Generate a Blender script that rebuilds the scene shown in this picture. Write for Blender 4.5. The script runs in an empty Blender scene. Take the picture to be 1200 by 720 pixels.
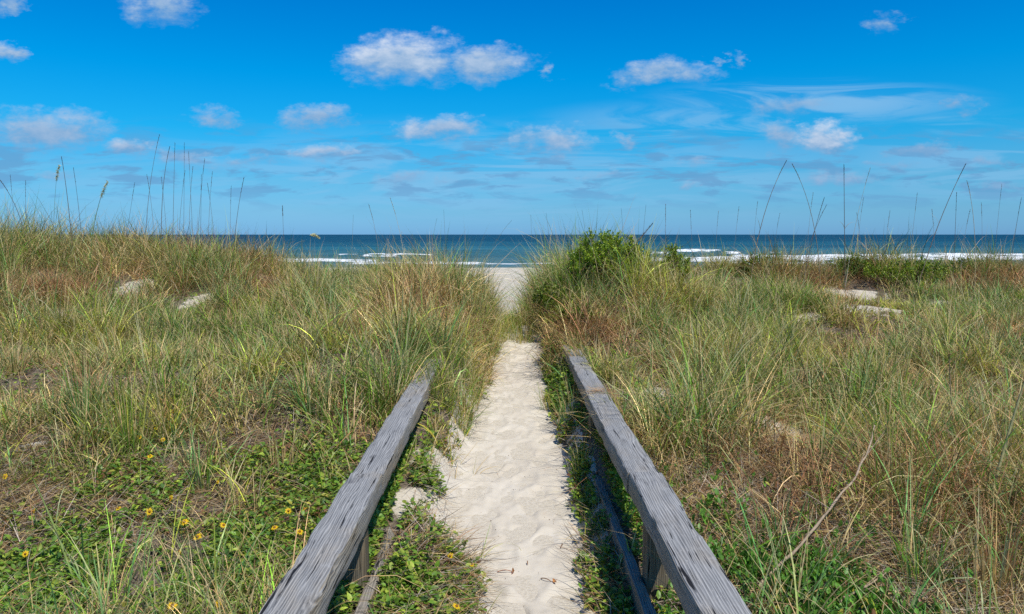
import bpy, math, random
import numpy as np
from mathutils import Vector, Matrix

R = math.radians
random.seed(7)
rng = np.random.default_rng(11)
scene = bpy.context.scene
COL = scene.collection

# ------------------------------------------------------------------ camera
CAM_Z = 1.5
F = 870.0                      # focal length in photo pixels (photo 1200 wide)
cam_d = bpy.data.cameras.new('camera')
cam = bpy.data.objects.new('camera', cam_d)
COL.objects.link(cam)
cam_d.sensor_width = 36
cam_d.lens = 36 * F / 1200
cam_d.clip_start = 0.05
cam_d.clip_end = 60000
PITCH = math.atan(85 / F)
YAW = math.atan(8 / F)
cam.location = (0, 0, CAM_Z)
cam.rotation_euler = (math.pi / 2 - PITCH, 0, -YAW)
scene.camera = cam
CR = np.array(cam.rotation_euler.to_matrix())

# ------------------------------------------------------------------ light
SUN_EL, SUN_AZ = 60.0, 146.0      # azimuth clockwise from +Y (the sea); the sun stands right and behind the camera
sd = bpy.data.lights.new('sun', 'SUN')
sd.energy = 4.7
sd.angle = R(0.5)
sd.color = (1.0, 0.955, 0.87)
sun = bpy.data.objects.new('sun', sd)
COL.objects.link(sun)
sv = Vector((math.sin(R(SUN_AZ)) * math.cos(R(SUN_EL)), math.cos(R(SUN_AZ)) * math.cos(R(SUN_EL)), math.sin(R(SUN_EL))))
sun.rotation_euler = sv.to_track_quat('Z', 'Y').to_euler()
sun.location = (20, -20, 40)

scene.view_settings.view_transform = 'Standard'
scene.view_settings.look = 'None'
scene.view_settings.gamma = 1
scene.view_settings.exposure = 0.0
scene.view_settings.use_curve_mapping = False
scene.cycles.max_bounces = 6
scene.cycles.use_denoising = False
scene.cycles.transparent_max_bounces = 8


def px_dir(px, py):
    v = CR @ np.array([(px - 600) / F, -(py - 360) / F, -1.0])
    return v


def px_uv(px, py):
    d = px_dir(px, py)
    return d[0] / d[1], d[2] / d[1]


# ------------------------------------------------------------------ world
w = bpy.data.worlds.new('World')
scene.world = w
w.use_nodes = True
nt = w.node_tree
N = nt.nodes
N.clear()


class NB:
    """small node builder"""
    def __init__(s, tree):
        s.t = tree

    def put(s, sock, v):
        if hasattr(v, 'is_linked') or isinstance(v, bpy.types.NodeSocket):
            s.t.links.new(v, sock)
        elif v is not None:
            sock.default_value = v

    def m(s, op, a, b=None, c=None, clamp=False):
        n = s.t.nodes.new('ShaderNodeMath')
        n.operation = op
        n.use_clamp = clamp
        for i, v in enumerate((a, b, c)):
            if v is not None:
                s.put(n.inputs[i], v)
        return n.outputs[0]

    def v(s, op, a, b=None, out=0):
        n = s.t.nodes.new('ShaderNodeVectorMath')
        n.operation = op
        s.put(n.inputs[0], a)
        if b is not None:
            s.put(n.inputs[1], b)
        return n.outputs[out]

    def xyz(s, x, y, z):
        n = s.t.nodes.new('ShaderNodeCombineXYZ')
        for i, q in enumerate((x, y, z)):
            s.put(n.inputs[i], q)
        return n.outputs[0]

    def sep(s, a):
        n = s.t.nodes.new('ShaderNodeSeparateXYZ')
        s.put(n.inputs[0], a)
        return n.outputs

    def noise(s, vec, scale, detail=3, rough=0.5, dist=0.0, color=False, lac=2.0):
        n = s.t.nodes.new('ShaderNodeTexNoise')
        s.put(n.inputs['Vector'], vec)
        n.inputs['Scale'].default_value = scale
        n.inputs['Detail'].default_value = detail
        n.inputs['Roughness'].default_value = rough
        n.inputs['Lacunarity'].default_value = lac
        n.inputs['Distortion'].default_value = dist
        return n.outputs['Color' if color else 0]

    def mr(s, val, a, b, c=0.0, d=1.0, kind='SMOOTHSTEP'):
        n = s.t.nodes.new('ShaderNodeMapRange')
        n.interpolation_type = kind
        s.put(n.inputs['Value'], val)
        n.inputs['From Min'].default_value = a
        n.inputs['From Max'].default_value = b
        n.inputs['To Min'].default_value = c
        n.inputs['To Max'].default_value = d
        return n.outputs[0]

    def ramp(s, fac, stops, interp='LINEAR'):
        n = s.t.nodes.new('ShaderNodeValToRGB')
        n.color_ramp.interpolation = interp
        e = n.color_ramp.elements
        while len(e) < len(stops):
            e.new(0.5)
        for i, (p, c) in enumerate(stops):
            e[i].position = p
            e[i].color = (*c, 1)
        s.put(n.inputs[0], fac)
        return n.outputs[0]

    def mix(s, f, a, b, blend='MIX'):
        n = s.t.nodes.new('ShaderNodeMix')
        n.data_type = 'RGBA'
        n.blend_type = blend
        s.put(n.inputs[0], f)
        s.put(n.inputs[6], a if not isinstance(a, tuple) else (*a, 1))
        s.put(n.inputs[7], b if not isinstance(b, tuple) else (*b, 1))
        return n.outputs[2]

    def bump(s, h, strength=0.5, dist=0.01, normal=None):
        n = s.t.nodes.new('ShaderNodeBump')
        n.inputs['Strength'].default_value = strength
        n.inputs['Distance'].default_value = dist
        s.put(n.inputs['Height'], h)
        if normal is not None:
            s.put(n.inputs['Normal'], normal)
        return n.outputs[0]


b = NB(nt)
sky = N.new('ShaderNodeTexSky')
sky.sky_type = 'NISHITA'
sky.sun_disc = False
sky.sun_elevation = R(SUN_EL)
sky.sun_rotation = R(SUN_AZ)
sky.air_density = 1.0
sky.dust_density = 0.3
sky.ozone_density = 3.0
tc = N.new('ShaderNodeTexCoord')
dx, dy, dz = b.sep(tc.outputs['Generated'])
yy = b.m('MAXIMUM', dy, 0.03)
U = b.m('DIVIDE', dx, yy)
V = b.m('DIVIDE', dz, yy)
# clear-air colour, by elevation: polarised deep blue overhead, pale at the horizon
tint = b.ramp(dz, [(0.0, (0.32, 0.78, 1.72)), (0.03, (0.33, 0.80, 1.42)), (0.07, (0.28, 0.86, 1.32)), (0.13, (0.05, 0.96, 1.46)),
                   (0.20, (0.0, 0.96, 1.56)), (0.32, (0.0, 0.78, 1.58)), (1.0, (0.3, 0.8, 1.35))])
base = b.mix(1.0, sky.outputs[0], tint, 'MULTIPLY')
UV = b.xyz(U, V, 0.0)
wn = b.noise(b.v('MULTIPLY', UV, (1, 1.9, 1)), 8.5, 6, 0.68, color=True)
warp = b.v('MULTIPLY', b.v('SUBTRACT', wn, (0.5, 0.5, 0.5)), (0.17, 0.06, 0.0))
P = b.v('ADD', UV, warp)
fine = b.noise(b.v('MULTIPLY', UV, (1, 1.8, 1)), 34.0, 7, 0.62)
CLOUDS = [  # px, py, half width, half height, weight, brightness
    (190, 10, 40, 19, .85, .75), (8, 58, 20, 11, .8, .8), (8, 6, 18, 9, .7, .7), (48, 150, 84, 27, 1.0, .62),
    (474, 66, 64, 29, 1.15, 1.0), (568, 76, 52, 18, 1.1, .9), (638, 86, 8, 9, .5, .7), (776, 83, 48, 16, .85, .78),
    (850, 68, 13, 10, .7, .7), (822, 66, 8, 6, .5, .7), (1034, 24, 24, 13, .5, .5), (252, 136, 34, 11, .65, .6),
    (370, 134, 44, 17, .8, .62), (150, 175, 34, 12, .72, .72), (387, 180, 34, 12, .9, .85), (514, 151, 44, 17, .98, .85),
    (644, 164, 50, 21, .88, .8), (967, 166, 36, 20, 1.05, .95), (918, 163, 28, 20, .7, .65), (925, 124, 44, 17, .55, .42),
    (1085, 171, 38, 10, .62, .35), (732, 161, 14, 11, .6, .62), (696, 208, 20, 8, .55, .5), (828, 191, 19, 8, .55, .6),
    (466, 212, 30, 9, .5, .45), (521, 214, 22, 8, .5, .5), (300, 190, 62, 8, .5, .42), (215, 186, 50, 10, .55, .55),
    (1158, 189, 22, 7, .55, .35), (1168, 217, 36, 8, .55, .35), (1125, 124, 16, 11, .45, .35), (985, 213, 42, 10, .5, .42),
    (1040, 192, 26, 7, .5, .35), (805, 215, 18, 6, .5, .55), (60, 205, 40, 7, .4, .45), (730, 100, 22, 4, .35, .9)]
D = Sh = Br = Wt = None
for (px, py, hw, hh, wt, br) in CLOUDS:
    u0, v0 = px_uv(px, py)
    q = b.v('SUBTRACT', P, (u0, v0, 0))
    q = b.v('MULTIPLY', q, (F / hw / 1.32, F / hh / 1.25, 0))
    ln = b.v('LENGTH', q, out=1)
    d = b.m('MULTIPLY', b.m('SUBTRACT', 1.0, ln, clamp=True), wt if wt > .8 else wt * 1.2)
    lv = b.m('MULTIPLY', b.sep(q)[1], d)
    bb = b.m('MULTIPLY', d, br if br > .9 else br * .78)
    D = d if D is None else b.m('MAXIMUM', D, d)
    Wt = d if Wt is None else b.m('ADD', Wt, d)
    Sh = lv if Sh is None else b.m('ADD', Sh, lv)
    Br = bb if Br is None else b.m('ADD', Br, bb)
Wi = b.m('MAXIMUM', Wt, 0.001)
Sh = b.m('DIVIDE', Sh, Wi)
Br = b.m('DIVIDE', Br, Wi)
dens = b.m('ADD', b.m('MULTIPLY', D, 1.15), b.m('MULTIPLY', b.m('SUBTRACT', fine, 0.60), 1.5))
alpha = b.mr(dens, -0.12, 0.92, 0, 0.96)
alpha = b.m('MULTIPLY', alpha, b.mr(D, 0.02, 0.18))
# thin high veil on the right and faint low streaks everywhere near the horizon
vn = b.noise(b.v('MULTIPLY', UV, (1, 8.0, 1)), 3.6, 7, 0.6, 1.2)
veil_r = None
for (px, py, hw, hh, wt) in [(960, 120, 190, 26, .8), (800, 145, 170, 26, .55), (1150, 190, 190, 55, .55), (600, 205, 520, 60, .6), (1110, 142, 60, 8, .5), (150, 215, 300, 40, .3)]:
    u0, v0 = px_uv(px, py)
    q = b.v('MULTIPLY', b.v('SUBTRACT', UV, (u0, v0, 0)), (F / hw, F / hh, 0))
    d = b.m('MULTIPLY', b.mr(b.v('LENGTH', q, out=1), 1.25, 0.2), wt)
    veil_r = d if veil_r is None else b.m('MAXIMUM', veil_r, d)
veil = b.m('MULTIPLY', veil_r, b.mr(vn, 0.42, 0.57, 0.06, 0.9))
base = b.mix(veil, base, (3.0, 6.0, 9.2))
ln_ = b.noise(b.v('MULTIPLY', UV, (1, 4.6, 1)), 13.0, 5, 0.6, 0.4)
low = b.m('MULTIPLY', b.mr(ln_, 0.49, 0.61, 0, 0.62), b.m('MULTIPLY', b.mr(V, 0.02, 0.07), b.mr(V, 0.16, 0.10)))
base = b.mix(low, base, (1.5, 3.6, 6.6))
lit = b.m('ADD', b.m('MULTIPLY', Sh, 0.75), b.m('MULTIPLY', b.m('SUBTRACT', fine, 0.5), 1.5))
lit = b.mr(lit, -0.55, 0.8, 0.12, 1.0)
ccol = b.mix(b.m('MULTIPLY', lit, Br), (1.9, 4.1, 7.1), (7.8, 8.6, 10.0))
final = b.mix(alpha, base, ccol)
bg = N.new('ShaderNodeBackground')
bg.inputs['Strength'].default_value = 0.09
nt.links.new(final, bg.inputs['Color'])
wo = N.new('ShaderNodeOutputWorld')
nt.links.new(bg.outputs[0], wo.inputs['Surface'])
w.cycles.sampling_method = 'MANUAL'
w.cycles.sample_map_resolution = 512


# ------------------------------------------------------------------ numpy noise and terrain
def _hash(ix, iy, s):
    h = (ix.astype(np.int64) * 374761393 + iy.astype(np.int64) * 668265263 + s * 2147483647) & 0xffffffff
    h = ((h ^ (h >> 13)) * 1274126177) & 0xffffffff
    return ((h ^ (h >> 16)) & 0xffff) / 65535.0


def vnoise(x, y, s=0):
    x = np.asarray(x, float)
    y = np.asarray(y, float)
    ix, iy = np.floor(x), np.floor(y)
    fx, fy = x - ix, y - iy
    fx = fx * fx * (3 - 2 * fx)
    fy = fy * fy * (3 - 2 * fy)
    a = _hash(ix, iy, s); c = _hash(ix + 1, iy, s); d = _hash(ix, iy + 1, s); e = _hash(ix + 1, iy + 1, s)
    return (a * (1 - fx) + c * fx) * (1 - fy) + (d * (1 - fx) + e * fx) * fy - 0.5


def fbm(x, y, s=0, o=4):
    t = 0
    a = 1.0
    for i in range(o):
        t = t + a * vnoise(x * 2 ** i + 17.3 * i, y * 2 ** i - 9.1 * i, s + i)
        a *= 0.5
    return t


def sm(a, c, t):
    t = np.clip((t - a) / (c - a), 0, 1)
    return t * t * (3 - 2 * t)


def path_x(y):
    return np.interp(y, [0, 3.1, 3.5, 4, 5.6, 6.9, 9, 9.8, 12, 16, 24, 60], [.13, .13, .03, .06, .07, .14, .19, .14, .02, 0, 0, 0])


def path_hw(y):
    return np.interp(y, [0, 3.1, 3.5, 4, 5.6, 6.9, 9, 10, 13, 15, 18, 30], [.24, .22, .34, .33, .31, .27, .27, .2, .2, .5, 1.5, 4])


AX = [-60, -14, -8, -6, -4.4, -3, -2, -.7, -.2, .22, .75, 2, 4, 8, 14, 60]
AV = [1.2, 1.33, 1.28, 1.22, 1.10, .66, .66, .55, 0, 0, .55, .8, .84, .88, .95, 1.1]


def ground(x, y):
    x = np.asarray(x, float)
    y = np.asarray(y, float)
    p = np.interp(y, [-60, 3, 5, 8, 9.2, 9.9, 11, 14, 20, 30, 60, 95, 112, 150],
                  [0, 0, .06, .2, .28, .3, .1, -.5, -1.0, -1.5, -2.2, -2.76, -3.1, -4.5])
    s = sm(0.0, .26, np.abs(x - path_x(y)) - path_hw(y) * 0.9)
    rise = np.interp(y, [0, 2.5, 3.8, 6.1, 8, 10, 16, 22], [.02, .03, .10, .33, .22, .2, .2, 0])
    far = sm(1.0, 3.5, np.abs(x)) * np.interp(y, [0, 4, 7, 10, 18, 22], [.04, .0, -.12, -.05, 0, 0])
    ridge = np.interp(x, AX, AV) * np.exp(-(np.maximum(np.abs(y - 13.4) - .3, 0) / 2.4) ** 2)
    hum = .30 * np.exp(-(((x + 1.1) / .7) ** 2 + ((y - 8.2) / 1.5) ** 2)) + .30 * np.exp(-(((x - 1.45) / .8) ** 2 + ((y - 9.2) / 1.4) ** 2))
    inland = np.where(y < 22, 1.0, np.clip(1 - (y - 22) / 30, 0.15, 1))
    nz = fbm(x * .55, y * .55, 3, 3) * .22 * s * inland + fbm(x * 3, y * 3, 9, 3) * .035 * (0.3 + 0.7 * s)
    return p + (rise + far) * s + ridge + hum * s + nz


def at(px, py, dz=0.0):
    """point of the terrain seen at a photo pixel"""
    d = px_dir(px, py)
    ts = np.concatenate([np.arange(1.5, 25, .01), np.arange(25, 160, .2)])
    X = d[0] * ts; Y = d[1] * ts; Z = CAM_Z + d[2] * ts
    g = ground(X, Y) + dz
    k = np.argmax(Z <= g)
    return np.array([X[k], Y[k], g[k]])


def gz(x, y):
    return float(ground(x, y))


# ------------------------------------------------------------------ object helpers
def tag(o, label=None, cat=None, group=None, kind=None):
    if label: o['label'] = label
    if cat: o['category'] = cat
    if group: o['group'] = group
    if kind: o['kind'] = kind
    return o


def empty(name, loc):
    o = bpy.data.objects.new(name, None)
    o.empty_display_size = 0.05
    o.location = loc
    COL.objects.link(o)
    return o


def mesh_np(name, V, L, starts, mat, col=None, parent=None, smooth=False, origin=None):
    """V (n,3) verts, L flat loop indices, starts loop start per face, col (n,3)"""
    V = np.asarray(V, np.float32)
    if origin is not None:
        V = V - np.asarray(origin, np.float32)
    me = bpy.data.meshes.new(name)
    me.vertices.add(len(V))
    me.vertices.foreach_set('co', V.ravel())
    me.loops.add(len(L))
    me.loops.foreach_set('vertex_index', np.asarray(L, np.int32))
    me.polygons.add(len(starts))
    me.polygons.foreach_set('loop_start', np.asarray(starts, np.int32))
    if col is not None:
        a = me.color_attributes.new('tone', 'FLOAT_COLOR', 'POINT')
        c4 = np.ones((len(V), 4), np.float32)
        c4[:, :3] = col
        a.data.foreach_set('color', c4.ravel())
    me.update(calc_edges=True)
    if smooth:
        me.polygons.foreach_set('use_smooth', np.ones(len(starts), bool))
    me.materials.append(mat)
    o = bpy.data.objects.new(name, me)
    COL.objects.link(o)
    if parent is not None:
        o.parent = parent
    if origin is not None and parent is None:
        o.location = origin
    return o


class Geo:
    def __init__(s):
        s.V = []; s.L = []; s.S = []; s.C = []; s.nv = 0; s.nl = 0

    def add(s, V, L, starts, C):
        s.V.append(V); s.L.append(np.asarray(L) + s.nv); s.S.append(np.asarray(starts) + s.nl); s.C.append(C)
        s.nv += len(V); s.nl += len(L)

    def build(s, name, mat, parent=None, smooth=False, origin=None):
        if not s.V:
            return None
        return mesh_np(name, np.concatenate(s.V), np.concatenate(s.L), np.concatenate(s.S), mat,
                       np.concatenate(s.C), parent, smooth, origin)


def blades(geo, P, az, L, th0, bend, wid, cb, ct, S=5, pw=1.3, phi=None):
    """ribbons: roots P (n,3), lean azimuth az, length L, start angle th0 from vertical, extra bend, width, base / tip colours"""
    n = len(P)
    if n == 0:
        return
    t = (np.arange(S) + .5) / S
    th = th0[:, None] + bend[:, None] * t[None] ** pw
    st, ct_ = np.sin(th), np.cos(th)
    stp = np.stack([st * np.cos(az)[:, None], st * np.sin(az)[:, None], ct_], -1) * (L / S)[:, None, None]
    pts = np.concatenate([np.zeros((n, 1, 3)), np.cumsum(stp, 1)], 1) + P[:, None]
    if phi is None:
        phi = az + np.pi / 2 + rng.normal(0, .7, n)
    side = np.stack([np.cos(phi), np.sin(phi), rng.normal(0, .15, n)], -1)
    tt = np.arange(S + 1) / S
    wp = np.clip(1 - tt ** 2.2, 0, 1) * (0.75 + .25 * np.sin(tt * np.pi))
    W = wid[:, None] * wp[None] * .5
    A = pts[:, :S] - side[:, None] * W[:, :S, None]
    B = pts[:, :S] + side[:, None] * W[:, :S, None]
    K = 2 * S + 1
    V = np.empty((n, K, 3))
    V[:, 0:2 * S:2] = A
    V[:, 1:2 * S:2] = B
    V[:, 2 * S] = pts[:, S]
    C = np.empty((n, K, 3))
    f = tt[:S]
    cc = cb[:, None] * (1 - f)[None, :, None] + ct[:, None] * f[None, :, None]
    C[:, 0:2 * S:2] = cc
    C[:, 1:2 * S:2] = cc
    C[:, 2 * S] = ct
    pat = []
    for i in range(S - 1):
        pat += [2 * i, 2 * i + 1, 2 * i + 3, 2 * i + 2]
    pat += [2 * S - 2, 2 * S - 1, 2 * S]
    st_ = [4 * i for i in range(S)]
    pat = np.array(pat); st_ = np.array(st_)
    nl = len(pat)
    Lp = (pat[None] + (np.arange(n) * K)[:, None]).ravel()
    Sp = (st_[None] + (np.arange(n) * nl)[:, None]).ravel()
    geo.add(V.reshape(-1, 3), Lp, Sp, C.reshape(-1, 3))


LEAF_V = np.array([[0, 0, 0], [-.26, .3, .07], [-.2, .7, .05], [0, 1, -.08], [.2, .7, .05], [.26, .3, .07], [0, .5, -.0]])
LEAF_F = [[0, 6, 1], [1, 6, 2], [2, 6, 3], [3, 6, 4], [4, 6, 5], [5, 6, 0]]


def leaves(geo, P, az, el, size, C, wide=1.0, tv=None, tf=None):
    """oval leaves: root P, pointing azimuth az, elevation el, with random roll"""
    n = len(P)
    if n == 0:
        return
    tv = LEAF_V if tv is None else tv
    tf = LEAF_F if tf is None else tf
    f = np.stack([np.cos(el) * np.cos(az), np.cos(el) * np.sin(az), np.sin(el)], -1)
    up = np.array([0, 0, 1.0]) + rng.normal(0, .35, (n, 3))
    s = np.cross(f, up)
    s /= np.linalg.norm(s, axis=1)[:, None]
    u = np.cross(s, f)
    M = np.stack([s * wide, f, u], 1)
    V = np.einsum('kj,nji->nki', tv, M) * size[:, None, None] + P[:, None]
    K = len(tv)
    pat = np.array([i for q in tf for i in q])
    st_ = np.cumsum([0] + [len(q) for q in tf[:-1]])
    Lp = (pat[None] + (np.arange(n) * K)[:, None]).ravel()
    Sp = (st_[None] + (np.arange(n) * len(pat))[:, None]).ravel()
    CC = np.repeat(C[:, None], K, 1).reshape(-1, 3)
    geo.add(V.reshape(-1, 3), Lp, Sp, CC)


def tube(geo, pts, radii, col, sides=6, cap=True):
    pts = np.asarray(pts, float)
    n = len(pts)
    radii = np.asarray(radii, float) * np.ones(n)
    tan = np.gradient(pts, axis=0)
    tan /= np.linalg.norm(tan, axis=1)[:, None] + 1e-9
    ref = np.array([0, 0, 1.0]) if abs(tan[0][2]) < .9 else np.array([1.0, 0, 0])
    V = []
    for i in range(n):
        a = np.cross(tan[i], ref); a /= np.linalg.norm(a) + 1e-9
        c = np.cross(tan[i], a)
        for k in range(sides):
            an = 2 * math.pi * k / sides
            V.append(pts[i] + radii[i] * (math.cos(an) * a + math.sin(an) * c))
    L = []; S = []
    for i in range(n - 1):
        for k in range(sides):
            k2 = (k + 1) % sides
            S.append(len(L))
            L += [i * sides + k, i * sides + k2, (i + 1) * sides + k2, (i + 1) * sides + k]
    if cap:
        S.append(len(L)); L += list(range(sides))
        S.append(len(L)); L += list(range((n - 1) * sides, n * sides))[::-1]
    V = np.array(V)
    C = np.repeat(np.asarray(col, float)[None], len(V), 0) if np.ndim(col) == 1 else np.repeat(np.asarray(col), sides, 0)
    geo.add(V, L, S, C)


# ------------------------------------------------------------------ materials
def new_mat(name):
    m = bpy.data.materials.new(name)
    m.use_nodes = True
    m.node_tree.nodes.clear()
    return m, NB(m.node_tree)


def out(bb, sh):
    o = bb.t.nodes.new('ShaderNodeOutputMaterial')
    bb.t.links.new(sh, o.inputs['Surface'])
    return o


def principled(bb, col, rough=.6, normal=None, spec=0.3):
    p = bb.t.nodes.new('ShaderNodeBsdfPrincipled')
    bb.put(p.inputs['Base Color'], col if not isinstance(col, tuple) else (*col, 1))
    bb.put(p.inputs['Roughness'], rough)
    p.inputs['Specular IOR Level'].default_value = spec
    if normal is not None:
        bb.put(p.inputs['Normal'], normal)
    return p.outputs[0]


def foliage_mat(name, trans=.35, rough=.55, spec=.25, speck=0.18):
    m, bb = new_mat(name)
    a = bb.t.nodes.new('ShaderNodeVertexColor')
    a.layer_name = 'tone'
    g = bb.t.nodes.new('ShaderNodeNewGeometry')
    nz = bb.noise(g.outputs['Position'], 45, 2)
    k = bb.mr(nz, .3, .7, 1 - speck, 1 + speck)
    col = bb.v('SCALE', a.outputs[0])
    sc = bb.t.nodes[-1]
    bb.put(sc.inputs['Scale'], k)
    p = principled(bb, col, rough, spec=spec)
    tr = bb.t.nodes.new('ShaderNodeBsdfTranslucent')
    bb.put(tr.inputs[0], bb.mix(1.0, col, (1.0, 1.05, .55), 'MULTIPLY'))
    mx = bb.t.nodes.new('ShaderNodeMixShader')
    mx.inputs[0].default_value = trans
    bb.t.links.new(p, mx.inputs[1])
    bb.t.links.new(tr.outputs[0], mx.inputs[2])
    out(bb, mx.outputs[0])
    return m


M_GRASS = foliage_mat('grass_blade', .26, .6, .10)
M_DRY = foliage_mat('dry_grass', .22, .8, .05)
M_LEAF = foliage_mat('leaf', .3, .42, .35)
M_PETAL = foliage_mat('petal', .3, .5, .25, .05)
M_STEM = foliage_mat('plant_stem', .05, .7, .2)


def ground_mat():
    m, bb = new_mat('dune_sand')
    g = bb.t.nodes.new('ShaderNodeNewGeometry')
    pos = g.outputs['Position']
    a = bb.t.nodes.new('ShaderNodeVertexColor')
    a.layer_name = 'tone'
    r = bb.sep(a.outputs[0])
    n1 = bb.noise(pos, 2.2, 4, .6)
    n2 = bb.noise(pos, 60, 5, .7)
    n3 = bb.noise(pos, 380, 2, .6)
    sand = bb.mix(bb.mr(n2, .35, .7), (.62, .56, .455), (.50, .44, .345))
    sand = bb.mix(bb.mr(n3, .55, .75, 0, .35), sand, (.30, .25, .18))
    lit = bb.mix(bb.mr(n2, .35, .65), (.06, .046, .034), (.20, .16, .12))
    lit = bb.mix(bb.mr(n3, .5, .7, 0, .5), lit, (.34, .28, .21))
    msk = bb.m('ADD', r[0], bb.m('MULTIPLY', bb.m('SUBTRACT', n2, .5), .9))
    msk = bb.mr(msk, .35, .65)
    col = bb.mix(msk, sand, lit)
    nrm = bb.bump(bb.m('ADD', n2, bb.m('MULTIPLY', n3, .3)), .5, .02)
    out(bb, principled(bb, col, .9, nrm, .1))
    return m


def path_mat():
    m, bb = new_mat('path_sand')
    g = bb.t.nodes.new('ShaderNodeNewGeometry')
    pos = g.outputs['Position']
    n1 = bb.noise(pos, 3.5, 3, .6)
    n2 = bb.noise(pos, 38, 5, .7)
    n3 = bb.noise(pos, 420, 3, .7)
    col = bb.mix(bb.mr(n1, .3, .7), (.61, .555, .46), (.54, .48, .385))
    col = bb.mix(bb.mr(n2, .50, .78, 0, .35), col, (.46, .41, .33))
    col = bb.mix(bb.mr(n3, .62, .72, 0, .6), col, (.26, .22, .17))
    nrm = bb.bump(bb.m('ADD', bb.m('MULTIPLY', n2, .7), bb.m('MULTIPLY', n3, .35)), .45, .008)
    out(bb, principled(bb, col, .92, nrm, .08))
    return m


def wood_mat(name, seed=0.0, tint=(1, 1, 1), dark=1.0, side=False):
    """weathered board: the object's own Y runs along the grain"""
    m, bb = new_mat(name)
    t = bb.t.nodes.new('ShaderNodeTexCoord')
    ob = bb.v('ADD', t.outputs['Object'], (seed * 3.1, seed * 7.7, seed * 1.3))
    wv = bb.noise(bb.v('MULTIPLY', ob, (9, 1.1, 9)), 1.0, 3, .55, color=True)
    wp = bb.v('MULTIPLY', bb.v('SUBTRACT', wv, (.5, .5, .5)), (.05, 0, .05))
    q = bb.v('ADD', ob, wp)
    # growth rings cut lengthwise: thin light / dark lines that bow around knots
    x, y, z = bb.sep(q)
    r = bb.m('ADD', bb.m('MULTIPLY', x, 1.0), bb.m('MULTIPLY', z, 1.0))
    fib = bb.noise(bb.v('MULTIPLY', ob, (190, 5, 190)), 1.0, 4, .7)
    ringp = bb.m('ADD', bb.m('MULTIPLY', r, 700.0), bb.m('MULTIPLY', fib, 2.5))
    ring = bb.m('MULTIPLY_ADD', bb.m('SINE', ringp), .5, .5)
    ring = bb.m('POWER', ring, 1.6)
    big = bb.noise(bb.v('MULTIPLY', ob, (9, 3, 9)), 1.0, 4, .6)
    crk = bb.noise(bb.v('MULTIPLY', q, (70, 2.6, 70)), 1.0, 3, .55)
    crack = bb.mr(crk, .64, .675)
    # long checks along the grain
    col = bb.ramp(bb.m('ADD', bb.m('MULTIPLY', ring, .20), bb.m('MULTIPLY', fib, .80)),
                  [(.22, (.09, .095, .105)), (.40, (.22, .23, .242)), (.55, (.33, .345, .36)), (.78, (.50, .51, .52))])
    col = bb.mix(bb.mr(big, .45, .70, 0, .6), col, bb.mix(1.0, col, (1.12, 1.0, .84), 'MULTIPLY'))
    stain = bb.noise(bb.v('MULTIPLY', ob, (16, 5, 16)), 1.0, 5, .7)
    col = bb.mix(bb.mr(stain, .54, .72, 0, .75), col, bb.mix(1.0, col, (.42, .42, .44), 'MULTIPLY'))
    col = bb.mix(bb.mr(bb.noise(ob, 14, 4, .65), .60, .72, 0, .4), col, (.44, .46, .48))
    col = bb.mix(bb.mr(bb.noise(ob, 120, 2, .5), .70, .76, 0, .9), col, (.60, .60, .58))
    col = bb.mix(crack, col, (.02, .02, .022))
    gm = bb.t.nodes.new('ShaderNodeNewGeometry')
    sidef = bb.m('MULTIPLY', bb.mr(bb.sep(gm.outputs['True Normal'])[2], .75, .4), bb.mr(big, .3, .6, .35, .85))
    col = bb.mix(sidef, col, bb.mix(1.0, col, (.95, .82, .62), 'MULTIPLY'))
    col = bb.mix(1.0, col, tuple(c * dark * k for c, k in zip(tint, (.94, .89, .82))), 'MULTIPLY')
    h = bb.m('SUBTRACT', bb.m('ADD', bb.m('MULTIPLY', ring, .45), bb.m('MULTIPLY', fib, .8)), bb.m('MULTIPLY', crack, 3.0))
    nrm = bb.bump(h, .75, .004)
    out(bb, principled(bb, col, .8, nrm, .2))
    return m


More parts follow.
